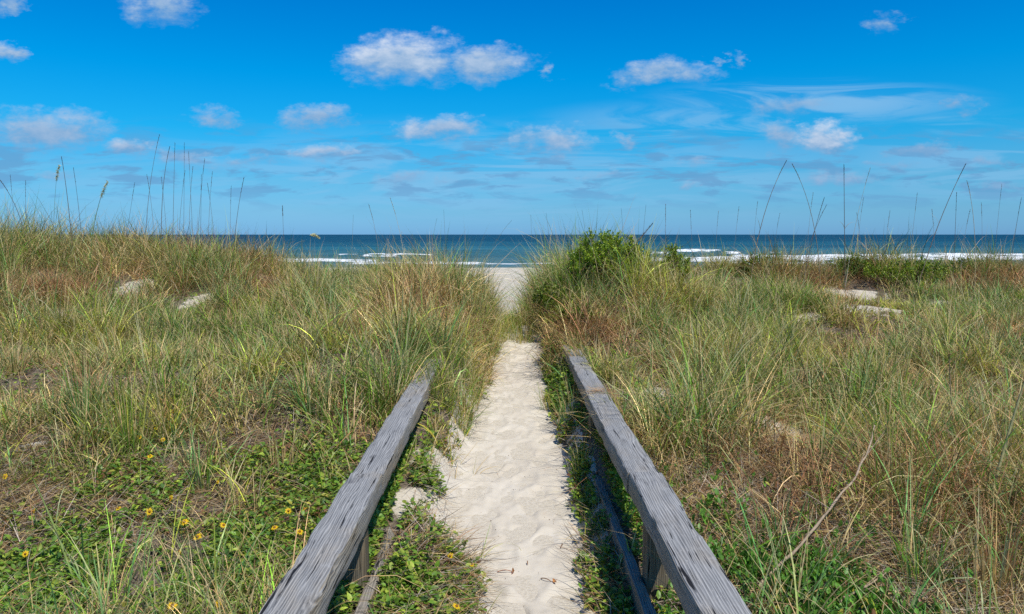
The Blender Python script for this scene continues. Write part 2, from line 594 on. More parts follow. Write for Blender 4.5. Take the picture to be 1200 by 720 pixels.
def water_mat():
    m, bb = new_mat('sea_water')
    g = bb.t.nodes.new('ShaderNodeNewGeometry')
    pos = g.outputs['Position']
    x, y, z = bb.sep(pos)
    lg = bb.m('LOGARITHM', y, 10.0)
    n0 = bb.noise(bb.v('MULTIPLY', pos, (.006, .03, 1)), 1.0, 4, .6)
    dpt = bb.mr(bb.m('ADD', lg, bb.m('MULTIPLY', bb.m('SUBTRACT', n0, .5), .25)), 2.0, 3.6, kind='LINEAR')
    col = bb.ramp(dpt, [(0.0, (.21, .30, .27)), (.09, (.09, .23, .24)), (.24, (.025, .145, .185)), (.45, (.005, .070, .112)), (1, (.002, .047, .082))])
    wv1 = bb.noise(bb.v('MULTIPLY', pos, (.05, .16, 1)), 1.0, 6, .65)
    wv2 = bb.noise(bb.v('MULTIPLY', pos, (.5, 1.3, 1)), 1.0, 5, .7)
    frac = bb.noise(bb.v('MULTIPLY', pos, (.0035, .011, 1)), 1.0, 11, .72)
    col = bb.mix(bb.mr(frac, .40, .60, 0, .75), col, bb.mix(1.0, col, (.30, .48, .60), 'MULTIPLY'))
    col = bb.mix(bb.mr(wv1, .50, .70, 0, .35), col, (.10, .24, .30))
    a = bb.t.nodes.new('ShaderNodeVertexColor')
    a.layer_name = 'tone'
    fm = bb.sep(a.outputs[0])[0]
    fn = bb.noise(bb.v('MULTIPLY', pos, (.35, .9, .9)), 1.0, 6, .7)
    foam = bb.mr(bb.m('ADD', fm, bb.m('MULTIPLY', bb.m('SUBTRACT', fn, .5), 1.5)), .42, .62)
    cap = bb.noise(bb.v('MULTIPLY', pos, (.02, .07, 1)), 1.0, 7, .75)
    foam = bb.m('MAXIMUM', foam, bb.mr(cap, .76, .79, 0, .5))
    h = bb.m('ADD', wv1, bb.m('MULTIPLY', wv2, .25))
    nrm = bb.bump(h, .9, 1.6)
    sh = principled(bb, bb.mix(1.0, col, (.8, .84, .84), 'MULTIPLY'), .45, nrm, .10)
    fo = principled(bb, (.80, .83, .84), .8, None, .1)
    mx = bb.t.nodes.new('ShaderNodeMixShader')
    bb.put(mx.inputs[0], foam)
    bb.t.links.new(sh, mx.inputs[1])
    bb.t.links.new(fo, mx.inputs[2])
    out(bb, mx.outputs[0])
    return m


# ------------------------------------------------------------------ ground, beach, sea
def stretch(lo, hi, step, far_lo, far_hi, gr=1.12):
    mid = list(np.arange(lo, hi + 1e-6, step))
    s = step; v = hi; up = []
    while v < far_hi:
        s *= gr; v += s; up.append(v)
    s = step; v = lo; dn = []
    while v > far_lo:
        s *= gr; v -= s; dn.append(v)
    return np.array(dn[::-1] + mid + up)


def grid(name, xs, ys, zf, mat, tonef, smooth=True):
    X, Y = np.meshgrid(xs, ys)
    Z = zf(X, Y)
    V = np.stack([X, Y, Z], -1).reshape(-1, 3)
    nx, ny = len(xs), len(ys)
    i = np.arange(nx - 1)[None] + (np.arange(ny - 1) * nx)[:, None]
    Q = np.stack([i, i + 1, i + nx + 1, i + nx], -1).reshape(-1)
    tone = np.zeros((len(V), 3))
    tone[:, 0] = tonef(X, Y).ravel()
    return mesh_np(name, V, Q, np.arange(0, len(Q), 4), mat, tone, smooth=smooth)


BARE = []   # bare sand openings on the dunes: x, y, radius x, radius y, strength
for px, py, rx, ry in [(985, 352, .7, .9), (1012, 360, .6, .4), (908, 503, .30, .42), (160, 338, .24, .45), (240, 352, .22, .4),
                       (68, 372, .25, .4), (1105, 355, .35, .2), (945, 372, .25, .2), (770, 465, .16, .22), (530, 560, .22, .3), (505, 610, .2, .25)]:
    p = at(px, py)
    BARE.append((p[0], p[1], rx, ry))


def bare(x, y):
    b_ = np.zeros(np.shape(x))
    for (bx, by, rx, ry) in BARE:
        b_ = np.maximum(b_, np.exp(-(((x - bx) / rx) ** 2 + ((y - by) / ry) ** 2) * 1.3))
    b_ = b_ * np.clip(1.05 + 1.3 * fbm(x * 3.1, y * 3.1, 44, 4), 0, 1.3)
    return b_


def on_path(x, y):
    """1 in the middle of the trodden sand, 0 outside it"""
    wob = fbm(y * 1.7, x * 1.3 + 4, 21, 3) * .11
    d = np.abs(x - path_x(y)) - path_hw(y) - wob
    return 1 - sm(-.06, .05, d)


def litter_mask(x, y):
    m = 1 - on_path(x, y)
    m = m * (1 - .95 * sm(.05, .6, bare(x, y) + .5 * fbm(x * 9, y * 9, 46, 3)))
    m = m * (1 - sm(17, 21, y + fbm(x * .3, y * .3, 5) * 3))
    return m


M_GROUND = ground_mat()
gx = stretch(-9, 9, .06, -600, 600)
gy = stretch(1.2, 16, .06, -300, 175, 1.1)
dune = grid('dune_ground', gx, gy, ground, M_GROUND, litter_mask)
tag(dune, kind='structure')

# trodden sand path: a finer sheet with footprints, its edges tucked under the dune ground
fp = []
for k in range(210):
    y = rng.uniform(1.6, 9.6)
    fp.append((path_x(y) + rng.normal(0, .17), y, rng.normal(0, .35), rng.uniform(.85, 1.1)))


def path_z(X, Y):
    z = ground(X, Y) + .006 + fbm(X * 7, Y * 7, 31, 3) * .010 + fbm(X * 19, Y * 15, 35, 3) * .008
    for (fx, fy, an, s) in fp:
        m = (np.abs(X - fx) < .3) & (np.abs(Y - fy) < .3)
        if not m.any():
            continue
        dx_ = X[m] - fx; dy_ = Y[m] - fy
        u = (dx_ * math.cos(an) + dy_ * math.sin(an)) / (.05 * s)
        v = (-dx_ * math.sin(an) + dy_ * math.cos(an)) / (.125 * s)
        r = np.sqrt(u * u + v * v)
        z[m] += -.010 * np.exp(-(r ** 2.2) * .7) + .005 * np.exp(-((r - 1.45) / .4) ** 2)
    edge = np.abs(X - path_x(Y)) - path_hw(Y)
    z -= sm(.10, .2, edge) * .06
    z -= sm(9.6, 10.0, Y) * .06
    return z


pg = grid('sand_path', np.arange(-.62, .86, .0115), np.arange(1.5, 10.05, .013), path_z, path_mat(), lambda X, Y: X * 0)
tag(pg, kind='structure')

SEA = -2.8


def breaker(X, Y):
    h = np.zeros(X.shape); foam = np.zeros(X.shape)
    for (yc, amp, wid, s, thr) in [(108, .25, 2.4, 1, .12), (117, .40, 2.6, 6, .14), (126, .6, 3.0, 2, .02), (138, .75, 3.6, 3, .06), (150, .6, 3.6, 7, .16), (165, .7, 4.6, 4, .22), (190, .7, 6, 5, .38)]:
        y0 = yc + fbm(X / 45, X * 0 + s * 3.3, 40 + s, 3) * 9
        e = fbm(X / 24, X * 0 + s * 7.7, 50 + s, 3)
        right = sm(15, 45, X) * .34 - .2 * sm(58, 75, X) + sm(-2, -60, X) * -.06 - .10 * np.exp(-(X / 14) ** 2)
        act = sm(thr - .10, thr + .2, e + right + fbm(X / 5.5, Y / 9, 60 + s, 3) * .35)
        d = (Y - y0) / wid
        prof = np.where(d < 0, np.exp(-(d * 2.3) ** 2), np.exp(-(d * .8) ** 2))
        h += amp * prof * (.45 + .45 * sm(thr - .3, thr + .4, e + right) + fbm(X / 4, Y / 8, 90 + s, 2) * .3)
        act = act * (.55 + .45 * sm(-.2, .15, fbm(X / 2.6, Y / 5, 77 + s, 3)))
        f = np.where(d < 0, np.exp(-(d * .75) ** 2), np.exp(-(d * 1.7) ** 2)) * act
        foam = np.maximum(foam, f * 1.05)
    sw = .22 * sm(102, 98, Y)
    foam = np.maximum(foam, sw)
    return h, foam


M_WATER = water_mat()
xs = stretch(-170, 170, .8, -1500, 1500, 1.15)
ys = np.concatenate([np.arange(92, 215, .55)])
sea = grid('sea_water', xs, np.concatenate([ys, [215.0]]),
           lambda X, Y: SEA + breaker(X, Y)[0] * sm(215, 205, Y) + fbm(X / 9, Y / 3.5, 70, 4) * .22 * sm(215, 205, Y) * sm(94, 104, Y), M_WATER, lambda X, Y: breaker(X, Y)[1])
tag(sea, kind='structure')
sx = np.array([-40000, -4000, -1500, 0, 1500, 4000, 40000.])
sea2 = grid('open_sea', sx, np.array([215, 300, 600, 1500, 5000, 40000.]), lambda X, Y: X * 0 + SEA, M_WATER, lambda X, Y: X * 0)
tag(sea2, kind='structure')

# ------------------------------------------------------------------ weathered railings
def beam(name, x0, x1, y0, y1, z0, z1, mat, parent, seed=0, bow=.004, bev=.008, step=.03):
    """a board along Y with worn, uneven edges"""
    r = np.random.default_rng(seed)
    ys_ = np.linspace(y0, y1, max(2, int((y1 - y0) / step)))
    prof = []
    w_, h_ = x1 - x0, z1 - z0
    e = bev
    nx_, nz_ = 6, 4
    xsn = np.concatenate([[e * .3], np.linspace(e, w_ - e, nx_), [w_ - e * .3]])
    for x in xsn: prof.append((x, h_ - (0 if e <= x <= w_ - e else e * .3)))
    for z in np.linspace(h_ - e, e, nz_): prof.append((w_, z))
    for x in xsn[::-1]: prof.append((x, 0 + (0 if e <= x <= w_ - e else e * .3)))
    for z in np.linspace(e, h_ - e, nz_): prof.append((0, z))
    prof = np.array(prof)
    n = len(prof)
    cx_, cz_ = (x0 + x1) / 2, (z0 + z1) / 2
    V = []
    for y in ys_:
        wob = fbm(np.array([y * 1.1]), np.array([seed * 3.3]), 80, 2)[0] * bow * 2
        pp = prof.copy()
        jx = fbm(prof[:, 0] * 30 + seed, y * 9 + prof[:, 1] * 20, 81, 3) * .003
        jz = fbm(prof[:, 0] * 26 + 9, y * 5 + prof[:, 1] * 25 + seed, 85, 3) * .004
        edge = (np.minimum(pp[:, 0], w_ - pp[:, 0]) < e * 1.2) & (np.minimum(pp[:, 1], h_ - pp[:, 1]) < e * 1.2)
        chip = np.maximum(fbm(prof[:, 0] * 60 + seed * 2, y * 6 + prof[:, 0], 88, 3) - .14, 0) * .018
        pp[:, 0] += jx + wob + np.where(edge, np.sign(w_ / 2 - pp[:, 0]) * chip, 0)
        pp[:, 1] += jz + np.where(edge, np.sign(h_ / 2 - pp[:, 1]) * chip, 0)
        yj = y + (fbm(prof[:, 0] * 40, prof[:, 1] * 40 + seed, 90, 2) * .012 if y in (ys_[0], ys_[-1]) else 0)
        V.append(np.stack([pp[:, 0] + x0 - cx_, yj + 0 * pp[:, 0] - y0, pp[:, 1] + z0 - cz_], -1))
    V = np.concatenate(V)
    L = []; S = []
    for i in range(len(ys_) - 1):
        for k in range(n):
            k2 = (k + 1) % n
            S.append(len(L)); L += [i * n + k, (i + 1) * n + k, (i + 1) * n + k2, i * n + k2]
    S.append(len(L)); L += list(range(n))
    S.append(len(L)); L += list(range((len(ys_) - 1) * n, len(ys_) * n))[::-1]
    o = mesh_np(name, V, L, S, mat, None, parent)
    me = o.data
    o.location = Vector((cx_, y0, cz_)) - parent.location
    me.polygons.foreach_set('use_smooth', np.array([len(p.vertices) == 4 for p in me.polygons]))
    try:
        me.set_sharp_from_angle(angle=R(50))
    except Exception:
        pass
    return o


def railing(sgn, segs, posts, low, seed, label):
    root = empty('wooden_railing', (sgn * .585, 2.0, 0))
    tag(root, label, 'railing', 'weathered railings flanking the sand path')
    xa, xb = sorted((sgn * .517, sgn * .656))
    for i, (a, c, dz, da) in enumerate(segs):
        beam('top_rail', xa + da, xb + da, a, c - .004, .405 + dz, .5 + dz, wood_mat('weathered_wood', seed + i * 2.3), root, seed=seed + i)
    for i, y in enumerate(posts):
        m = wood_mat('post_wood', seed + 5 + i, (1.0, .9, .75), .6)
        xo = sgn * .585
        g = beam('post', xo - .045, xo + .045, 0, 1.2, -.045, .045, m, root, seed=seed + 10 + i, step=.08)
        g.location = Vector((xo, y, -.8)) - root.location
        g.rotation_euler = (R(90), 0, 0)
    xi, xo = sgn * .495, sgn * .538
    a_, c_ = sorted((xi, xo))
    beam('lower_rail', a_, c_, low[0], low[1], .02, .16, wood_mat('lower_rail_wood', seed + 9.1, (1.08, 1.0, .90), .85), root, seed=seed + 20, bev=.004)
    return root


railing(-1, [(.5, 3.05, 0, 0), (3.05, 6.0, -.004, .003)], (.9, 2.78, 5.4), (.5, 4.3), 3,
        'weathered grey railing left of the path, its far end sunk in tall grass')
railing(1, [(.5, 3.05, .004, 0), (3.05, 4.7, 0, -.002), (4.7, 6.7, -.006, .003)], (.9, 2.78, 4.65), (.5, 4.6), 17,
        'weathered grey railing right of the path, three beams with dead grass on a joint')

# ------------------------------------------------------------------ grass
GREEN = np.array([.155, .275, .028]); BLUEG = np.array([.135, .265, .075]); YELG = np.array([.40, .43, .055])
OLIVE = np.array([.32, .33, .070]); TAN = np.array([.58, .42, .19]); STRAW = np.array([.74, .62, .34])
RED = np.array([.34, .185, .09]); GREYB = np.array([.40, .33, .255]); DARKB = np.array([.12, .08, .05])


def jit(c, n, s=.18, hue=.06):
    k = np.exp(rng.normal(0, s, (n, 1)))
    return np.clip(c[None] * k * np.exp(rng.normal(0, hue, (n, 3))), 0.01, .8)


def in_view(x, y, m=1.4):
    half = .70 * y + m
    return (np.abs(x) < half) & (y > 1.1)


def scatter(n_per_m2, y0, y1, m=2.8):
    """random points over the wedge the photo could see"""
    hw_ = .70 * y1 + m
    n = int(n_per_m2 * (2 * hw_) * (y1 - y0))
    x = rng.uniform(-hw_, hw_, n); y = rng.uniform(y0, y1, n)
    k = in_view(x, y, m)
    return x[k], y[k]


def zpt(px, py, rx, ry=None):
    p = at(px, py)
    return (p[0], p[1], rx, ry or rx)


def zones(x, y, lst):
    z = np.zeros(np.shape(x))
    for (a, c, rx, ry) in lst:
        z = np.maximum(z, np.exp(-(((x - a) / rx) ** 2 + ((y - c) / ry) ** 2)))
    return z


# low leafy mats: where the flowers grow, along the rails, bottom right
MAT_Z = [zpt(190, 640, .75, .8), zpt(60, 670, .6, .7), zpt(300, 600, .45, .6), zpt(20, 600, .4, .3), zpt(120, 590, .5, .35),
         zpt(500, 700, .17, .30), zpt(545, 690, .12, .2), zpt(930, 712, .28, .26), zpt(985, 700, .18, .2), zpt(850, 690, .18, .35),
         zpt(690, 600, .10, .6), zpt(700, 690, .12, .6), zpt(672, 520, .10, .8), zpt(655, 470, .10, .8), zpt(480, 570, .12, .7), zpt(640, 420, .2, .8), (.6, 2.5, .12, .9), (.62, 3.8, .12, .9), (-.62, 3.4, .1, 1.2)]
THATCH_Z = [zpt(50, 480, .9, 1.1), zpt(30, 540, .7, .8), zpt(190, 450, .6, .6), zpt(900, 600, .8, .9), zpt(1050, 620, .7, .7),
            zpt(1150, 650, .6, .8), zpt(1000, 540, .7, .5), zpt(300, 500, .5, .6), zpt(1180, 480, .5, 1.0)]
RED_Z = [zpt(1170, 640, .35, .6), zpt(1190, 500, .4, .6), zpt(1060, 570, .5, .3), zpt(970, 340, .9, .6), zpt(1150, 335, 1.2, .7),
         zpt(50, 345, 1.6, .5), zpt(210, 300, 1.4, .9), zpt(700, 400, .3, .5), zpt(640, 380, .25, .4), zpt(1100, 320, 1.2, .7), zpt(330, 345, 1.0, .5)]
LUSH_Z = [zpt(540, 420, .45, 1.2), zpt(500, 400, .6, .9), zpt(450, 430, .7, 1.0), zpt(380, 380, 1.6, 1.5), zpt(270, 380, 1.8, 1.5), zpt(700, 380, .9, 1.0),
          zpt(820, 400, 1.4, 1.4), zpt(1000, 430, 1.8, 1.2), zpt(1100, 400, 2.0, 1.6), zpt(900, 440, 1.0, 1.0)]


def dens_fn(x, y):
    d = np.ones(np.shape(x)) * .75
    d += .5 * zones(x, y, LUSH_Z) + .6 * zones(x, y, [(-.42, 7.0, .28, 2.2), (-.5, 9.5, .4, 1.3), (.62, 9.8, .4, 1.2)])
    d *= 1 - .82 * np.clip(zones(x, y, MAT_Z) * 1.2, 0, 1)
    d *= 1 - .55 * np.clip(zones(x, y, THATCH_Z) * 1.2, 0, 1)
    d *= 1 + .5 * (x > .7) * (y < 6)
    d *= 1 - np.clip(on_path(x, y) * 1.0, 0, 1) * (1 - .85 * sm(9.1, 9.5, y) * sm(11.2, 10.6, y))
    d *= 1 - .90 * sm(.15, .6, bare(x, y) + .5 * fbm(x * 7, y * 7, 47, 3))
    d *= 1 - sm(15.5, 19, y)
    d *= np.clip(.75 + 2.6 * fbm(x * 1.6, y * 1.6, 61, 3), .10, 1.8)
    rails = (np.abs(np.abs(x) - .585) < .085) & (y < 6.0)
    return np.where(rails, 0, d)


def height_fn(x, y):
    h = np.interp(y, [0, 4, 7, 10, 12.5, 15], [.30, .36, .44, .46, .62, .6])
    h = h * (1 + .35 * zones(x, y, [(-.75, 8.4, .6, 1.9), (.85, 9.6, .6, 1.4), (.55, 10.3, .4, .8)]) * 2.0)
    h = h * (1 - .45 * np.exp(-((y - 10.1) / .9) ** 2) * (np.abs(x - .12) < .34))
    low = 1 - .55 * np.clip((np.abs(x) < .62) & (y < 5.2), 0, 1)
    h = h * np.interp(x, [-9, -5, -3, 0, 3, 9], [1.05, 1.0, .85, 1, .82, .86])
    h = h * (1 - .65 * np.clip(1.5 * np.maximum(bare(x, y + .3), bare(x, y + .7)), 0, 1))
    h = h * (1 + .25 * (x > .75) * (y < 5.5))
    return h * low * (1 + .9 * fbm(x * 1.2, y * 1.2, 66, 3))


def make_grass(name, clumps_per_m2, y0, y1, nb, S, wmul=1.0, mat=None):
    geo = Geo(); dry = Geo()
    cx, cy = scatter(clumps_per_m2, y0, y1)
    keep = rng.random(len(cx)) < dens_fn(cx, cy) / 1.3
    cx, cy = cx[keep], cy[keep]
    n = len(cx)
    cnt = np.maximum(2, rng.poisson(nb * np.exp(rng.normal(0, .45, n))))
    hclump = height_fn(cx, cy) * np.clip(np.exp(rng.normal(0, .30, n)), .4, 1.5)
    # kind of each clump
    rz = zones(cx, cy, RED_Z); tz = zones(cx, cy, THATCH_Z)
    u = rng.random(n) * .7 + .15 + fbm(cx * .9, cy * .9, 91, 4) * 1.1
    deadp = .20 + .60 * rz + .34 * tz + .12 * sm(11.3, 12.5, cy)
    dead = u < deadp
    rd = dead & (rng.random(n) < .35 + .6 * rz)
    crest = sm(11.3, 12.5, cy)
    g = rng.random(n) * .6 + .2 + fbm(cx * 1.1, cy * 1.1, 95, 3) * 1.1
    base = np.where((g < .35)[:, None], GREEN, np.where((g < .62)[:, None], BLUEG, np.where((g < .82)[:, None], OLIVE, YELG)))
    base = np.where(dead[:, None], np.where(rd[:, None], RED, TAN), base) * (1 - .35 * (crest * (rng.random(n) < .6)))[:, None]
    idx = np.repeat(np.arange(n), cnt)
    m = len(idx)
    rad = rng.random(m) ** .7 * .075 * np.exp(rng.normal(0, .3, m))
    an = rng.uniform(0, 2 * np.pi, m)
    x = cx[idx] + rad * np.cos(an); y = cy[idx] + rad * np.sin(an)
    onp = (on_path(x, y) > .5) & (y < 9.2)
    rails = (np.abs(np.abs(x) - .585) < .085) & (y < 5.9)
    ok = ~(onp | rails)
    idx, rad, an, x, y = idx[ok], rad[ok], an[ok], x[ok], y[ok]
    m = len(idx)
    P = np.stack([x, y, ground(x, y) - .01], -1)
    az = an + rng.normal(0, 1.1, m)
    L = hclump[idx] * rng.uniform(.45, 1.2, m)
    th0 = np.abs(rng.normal(.16, .18, m)) + rad * 2.5
    bend = np.abs(rng.normal(.75, .6, m)) * (L / hclump[idx])
    droop = rng.random(m) < .32
    bend = np.where(droop, bend + rng.uniform(.8, 1.9, m), bend)
    isdead = dead[idx]
    strawblade = (~isdead) & (rng.random(m) < .30)
    cb = base[idx] * np.exp(rng.normal(-.08, .34, (n, 1)))[idx] * np.exp(rng.normal(0, .36, (m, 1))) * np.exp(rng.normal(0, .07, (m, 3)))
    cb = np.where(strawblade[:, None], jit(TAN, m), cb)
    ct = cb * 1.05
    tipdry = rng.random(m) < .35
    ct = np.where(tipdry[:, None] & ~isdead[:, None], jit(STRAW * .85, m), ct)
    basebrown = rng.random(m) < .35
    cb = np.where(basebrown[:, None], .5 * cb + .5 * RED, cb)
    th0 = np.where(isdead | (rng.random(m) < .18), th0 + np.abs(rng.normal(0, .45, m)), th0)
    wd = np.abs(rng.normal(.0042, .0016, m)) * wmul + .0012
    wd = np.where(isdead | strawblade, wd * .75, wd)
    q = isdead | strawblade
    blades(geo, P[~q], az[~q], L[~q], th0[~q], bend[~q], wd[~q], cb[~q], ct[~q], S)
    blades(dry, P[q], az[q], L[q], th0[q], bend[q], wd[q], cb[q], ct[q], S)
    return geo, dry, m


tot = 0
for (c_, a_, e_, nb_, S_, wm) in [(270, 1.7, 4.2, 14, 6, 1.0), (220, 4.2, 7.5, 18, 5, 1.3), (180, 7.5, 11.5, 18, 5, 1.5), (200, 11.5, 17.0, 14, 4, 1.7)]:
    ga, gb, m_ = make_grass('g', c_, a_, e_, nb_, S_, wm)
    tot += m_
    where = {1.7: 'around the near ends of the railings', 4.2: 'in the middle distance of the dune', 7.5: 'before the dune crest', 11.5: 'on the dune crest'}[a_]
    o = ga.build('dune_grass', M_GRASS)
    tag(o, 'green and blue-green blades of dune grass ' + where, 'grass', kind='stuff')
    o = gb.build('dry_grass', M_DRY)
    tag(o, 'tan and reddish dead blades among the dune grass ' + where, 'dry grass', kind='stuff')
print('blades', tot)

# thatch: dead blades lying on the ground
geo = Geo()
for (dn, a_, e_, wm) in [(6500, 1.7, 4.6, 1.0), (2200, 4.6, 8, 1.3), (600, 8, 17, 1.8)]:
    x, y = scatter(dn, a_, e_)
    d = .6 + .8 * zones(x, y, THATCH_Z) + .35 * zones(x, y, MAT_Z)
    d *= (1 - np.clip(on_path(x, y) * 1.02, 0, 1)) * (1 - .85 * sm(.3, .6, bare(x, y))) * (1 - sm(16, 19, y))
    d *= np.clip(.9 + 1.2 * fbm(x * 2, y * 2, 62, 3), .2, 1.6)
    k = (rng.random(len(x)) < d / 1.4) & ~((np.abs(np.abs(x) - .585) < .085) & (y < 6))
    x, y = x[k], y[k]; m = len(x)
    P = np.stack([x, y, ground(x, y) + rng.uniform(.0, .045, m)], -1)
    az = rng.normal(.5, 1.3, m) + fbm(x, y, 77, 2) * 3
    L = rng.uniform(.06, .26, m)
    th0 = rng.normal(1.42, .16, m); bend = rng.normal(.15, .3, m)
    sel = rng.random(m)
    c = np.where((sel < .35)[:, None], GREYB, np.where((sel < .68)[:, None], TAN * .85, np.where((sel < .85)[:, None], RED * .95, DARKB)))
    c = c * np.exp(rng.normal(0, .25, (m, 1)))
    blades(geo, P, az, L, th0, bend, rng.uniform(.0016, .0050, m) * wm, c, c, 3, phi=az + np.pi / 2 + rng.normal(0, .3, m))
o = geo.build('dead_grass_thatch', M_DRY)
tag(o, 'grey-brown fallen grass stems matted over the dune sand', 'dead grass', kind='stuff')

# ------------------------------------------------------------------ leafy ground cover
geo = Geo()
LG1 = np.array([.15, .27, .030]); LG2 = np.array([.31, .39, .05]); LG3 = np.array([.08, .17, .03]); LY = np.array([.34, .32, .05]); LB = np.array([.22, .11, .05])
x, y = scatter(3400, 1.7, 10.5)
d = np.clip(zones(x, y, MAT_Z) * 1.5, 0, 1) * np.clip(.62 + 2.2 * fbm(x * 2.6, y * 2.6, 64, 4), .02, 1.0) + .02
d *= (1 - np.clip(on_path(x, y) * 1.0, 0, 1)) * (1 - .9 * sm(.3, .6, bare(x, y)))
k = (rng.random(len(x)) < d) & ~((np.abs(np.abs(x) - .52) < .04) & (y < 4.6))
x, y = x[k], y[k]
n = len(x)
per = rng.integers(5, 10, n)
idx = np.repeat(np.arange(n), per); m = len(idx)
kk = np.concatenate([np.arange(p) for p in per]) / per[idx]
lean = rng.uniform(0, 2 * np.pi, n)
sl = rng.uniform(.03, .085, n) * np.where((x > .6) & (y < 3.8), 1.25, 1.0)
hgt = kk * sl[idx]
P = np.stack([x[idx] + np.cos(lean[idx]) * hgt * .5 + rng.normal(0, .006, m), y[idx] + np.sin(lean[idx]) * hgt * .5 + rng.normal(0, .006, m),
              ground(x[idx], y[idx]) + .005 + hgt], -1)
upright = ((x > .6) & (y < 4.0))[idx]
el = np.where(upright, rng.normal(1.0, .25, m), rng.normal(.25, .35, m))
s = rng.uniform(.014, .040, m) * np.where(y[idx] > 5, 1.25, 1.0)
u = rng.random(m) + fbm(x[idx] * 2, y[idx] * 2, 33, 2) * .4
c = np.where((u < .42)[:, None], LG1, np.where((u < .72)[:, None], LG2, np.where((u < .88)[:, None], LG3, np.where((u < .95)[:, None], LY, LB))))
c = np.where(upright[:, None] & (u < .9)[:, None], np.array([.13, .29, .04]), c)
c = c * np.exp(rng.normal(0, .2, (m, 1)))
leaves(geo, P, rng.uniform(0, 2 * np.pi, m), el, s, c, 1.05)
# thin sprawling stems under the leaves
blades(geo, np.stack([x, y, ground(x, y)], -1), lean, sl * 1.5, rng.uniform(.3, .9, n), rng.uniform(0, .5, n), np.full(n, .003), jit(RED * .7, n), jit(LG1, n), 3)
o = geo.build('ground_cover', M_LEAF)
tag(o, 'low mat of small oval green leaves under and beside the railings', 'ground cover', kind='stuff')
print('leaves', m)

# ------------------------------------------------------------------ shrubs
def shrub(px, py, Y, rad, h, label, n_br=60, tone=1.0, width_y=.8, leaf=.034, group=None, up=1.0):
    d = px_dir(px, py)
    x0, y0 = d[0] / d[1] * Y, Y
    z0 = gz(x0, y0)
    root = empty('leafy_shrub', (x0, y0, z0))
    tag(root, label, 'shrub', group)
    br = Geo(); lf = Geo()
    LP = []; LA = []; LE = []
    for i in range(n_br):
        a = rng.uniform(0, 2 * math.pi)
        rr = rad * math.sqrt(rng.random())
        lump = .72 + .55 * (vnoise(np.array(a * 1.6), np.array(rr * 4 + px), 5) + .5)
        top = h * lump * math.sqrt(max(.1, 1 - (rr / rad) ** 2 * .8)) * rng.uniform(.8, 1.06)
        p0 = np.array([math.cos(a) * rr * .25, math.sin(a) * rr * .25 * width_y, -.02])
        p2 = np.array([math.cos(a) * rr, math.sin(a) * rr * width_y, top])
        p1 = (p0 + p2) / 2 + rng.normal(0, .03, 3)
        t = np.linspace(0, 1, 6)[:, None]
        pts = (1 - t) ** 2 * p0 + 2 * t * (1 - t) * p1 + t * t * p2
        tube(br, pts, np.linspace(.006, .0018, 6), (.14, .10, .06), 4, False)
        for k in range(3):      # leafy upright twigs
            s = pts[rng.integers(2, 6)] if k else pts[5]
            e = s + np.array([rng.normal(0, .045), rng.normal(0, .045), rng.uniform(.06, .15) * up])
            for q in range(17):
                u_ = q / 17
                LP.append(s + (e - s) * u_ + rng.normal(0, .006, 3))
                LA.append(rng.uniform(0, 2 * math.pi)); LE.append(rng.normal(.75, .3))
    br.build('branches', M_STEM, root)
    m = len(LP)
    u = rng.random(m)
    c = np.where((u < .45)[:, None], np.array([.17, .25, .02]), np.where((u < .8)[:, None], np.array([.27, .33, .03]), np.array([.09, .16, .02]))) * tone
    c = c * np.exp(rng.normal(0, .15, (m, 1)))
    leaves(lf, np.array(LP), np.array(LA), np.array(LE), rng.uniform(.7, 1.2, m) * leaf, c, .9)
    lf.build('foliage', M_LEAF, root)
    return root


shrub(706, 300, 9.0, .42, .62, 'tall yellow-green bush right of the beach gap, topping the grass against the sea', 260, 1.4, leaf=.030, up=.7)
shrub(738, 300, 9.1, .30, .52, 'rounded green bush leaning on the right flank of the tallest bush', 90, 1.25, leaf=.03, up=.6)
shrub(680, 305, 9.2, .26, .42, 'low yellow-green bush spreading left from the foot of the tallest bush', 80, 1.3, leaf=.028, up=.6)
shrub(790, 300, 9.2, .19, .50, 'small upright yellow-green bush standing apart right of the tallest bush', 60, 1.2, leaf=.03, up=.7)
shrub(648, 370, 8.6, .26, .42, 'dark green bush low at the right edge of the beach gap', 50, .75)
shrub(672, 410, 7.3, .24, .26, 'low green bush where the far end of the right railing disappears', 46, .8, up=.5)
shrub(1065, 330, 11.5, .75, .34, 'broad low bright green bush below the crest on the right, above the bare sand', 110, 1.0, .6)
shrub(1000, 322, 12.2, .4, .30, 'green bush on the right crest directly behind the bare sand patch', 50, .85, .6)
shrub(1125, 322, 12.3, .38, .30, 'low olive bush among brown grass at the far right crest', 46, .8, .6)
shrub(885, 318, 12.3, .3, .28, 'small green bush half hidden in grass between the two bush groups on the right crest', 36, .85, .6)


# ------------------------------------------------------------------ seed stalks of sea oats and bare culms
def stalk_pts(base, tip, sag=.0, n=12):
    base = np.array(base, float); tip = np.array(tip, float)
    t = np.linspace(0, 1, n)[:, None]
    mid = (base + tip) / 2
    side = np.array([tip[0] - base[0], tip[1] - base[1], 0])
    ctrl = np.array([base[0] + side[0] * (.5 - sag), base[1] + side[1] * .3, base[2] + (tip[2] - base[2]) * (.5 + sag * .35)])
    return (1 - t) ** 2 * base + 2 * t * (1 - t) * ctrl + t * t * tip


SIL = (.13, .10, .07)


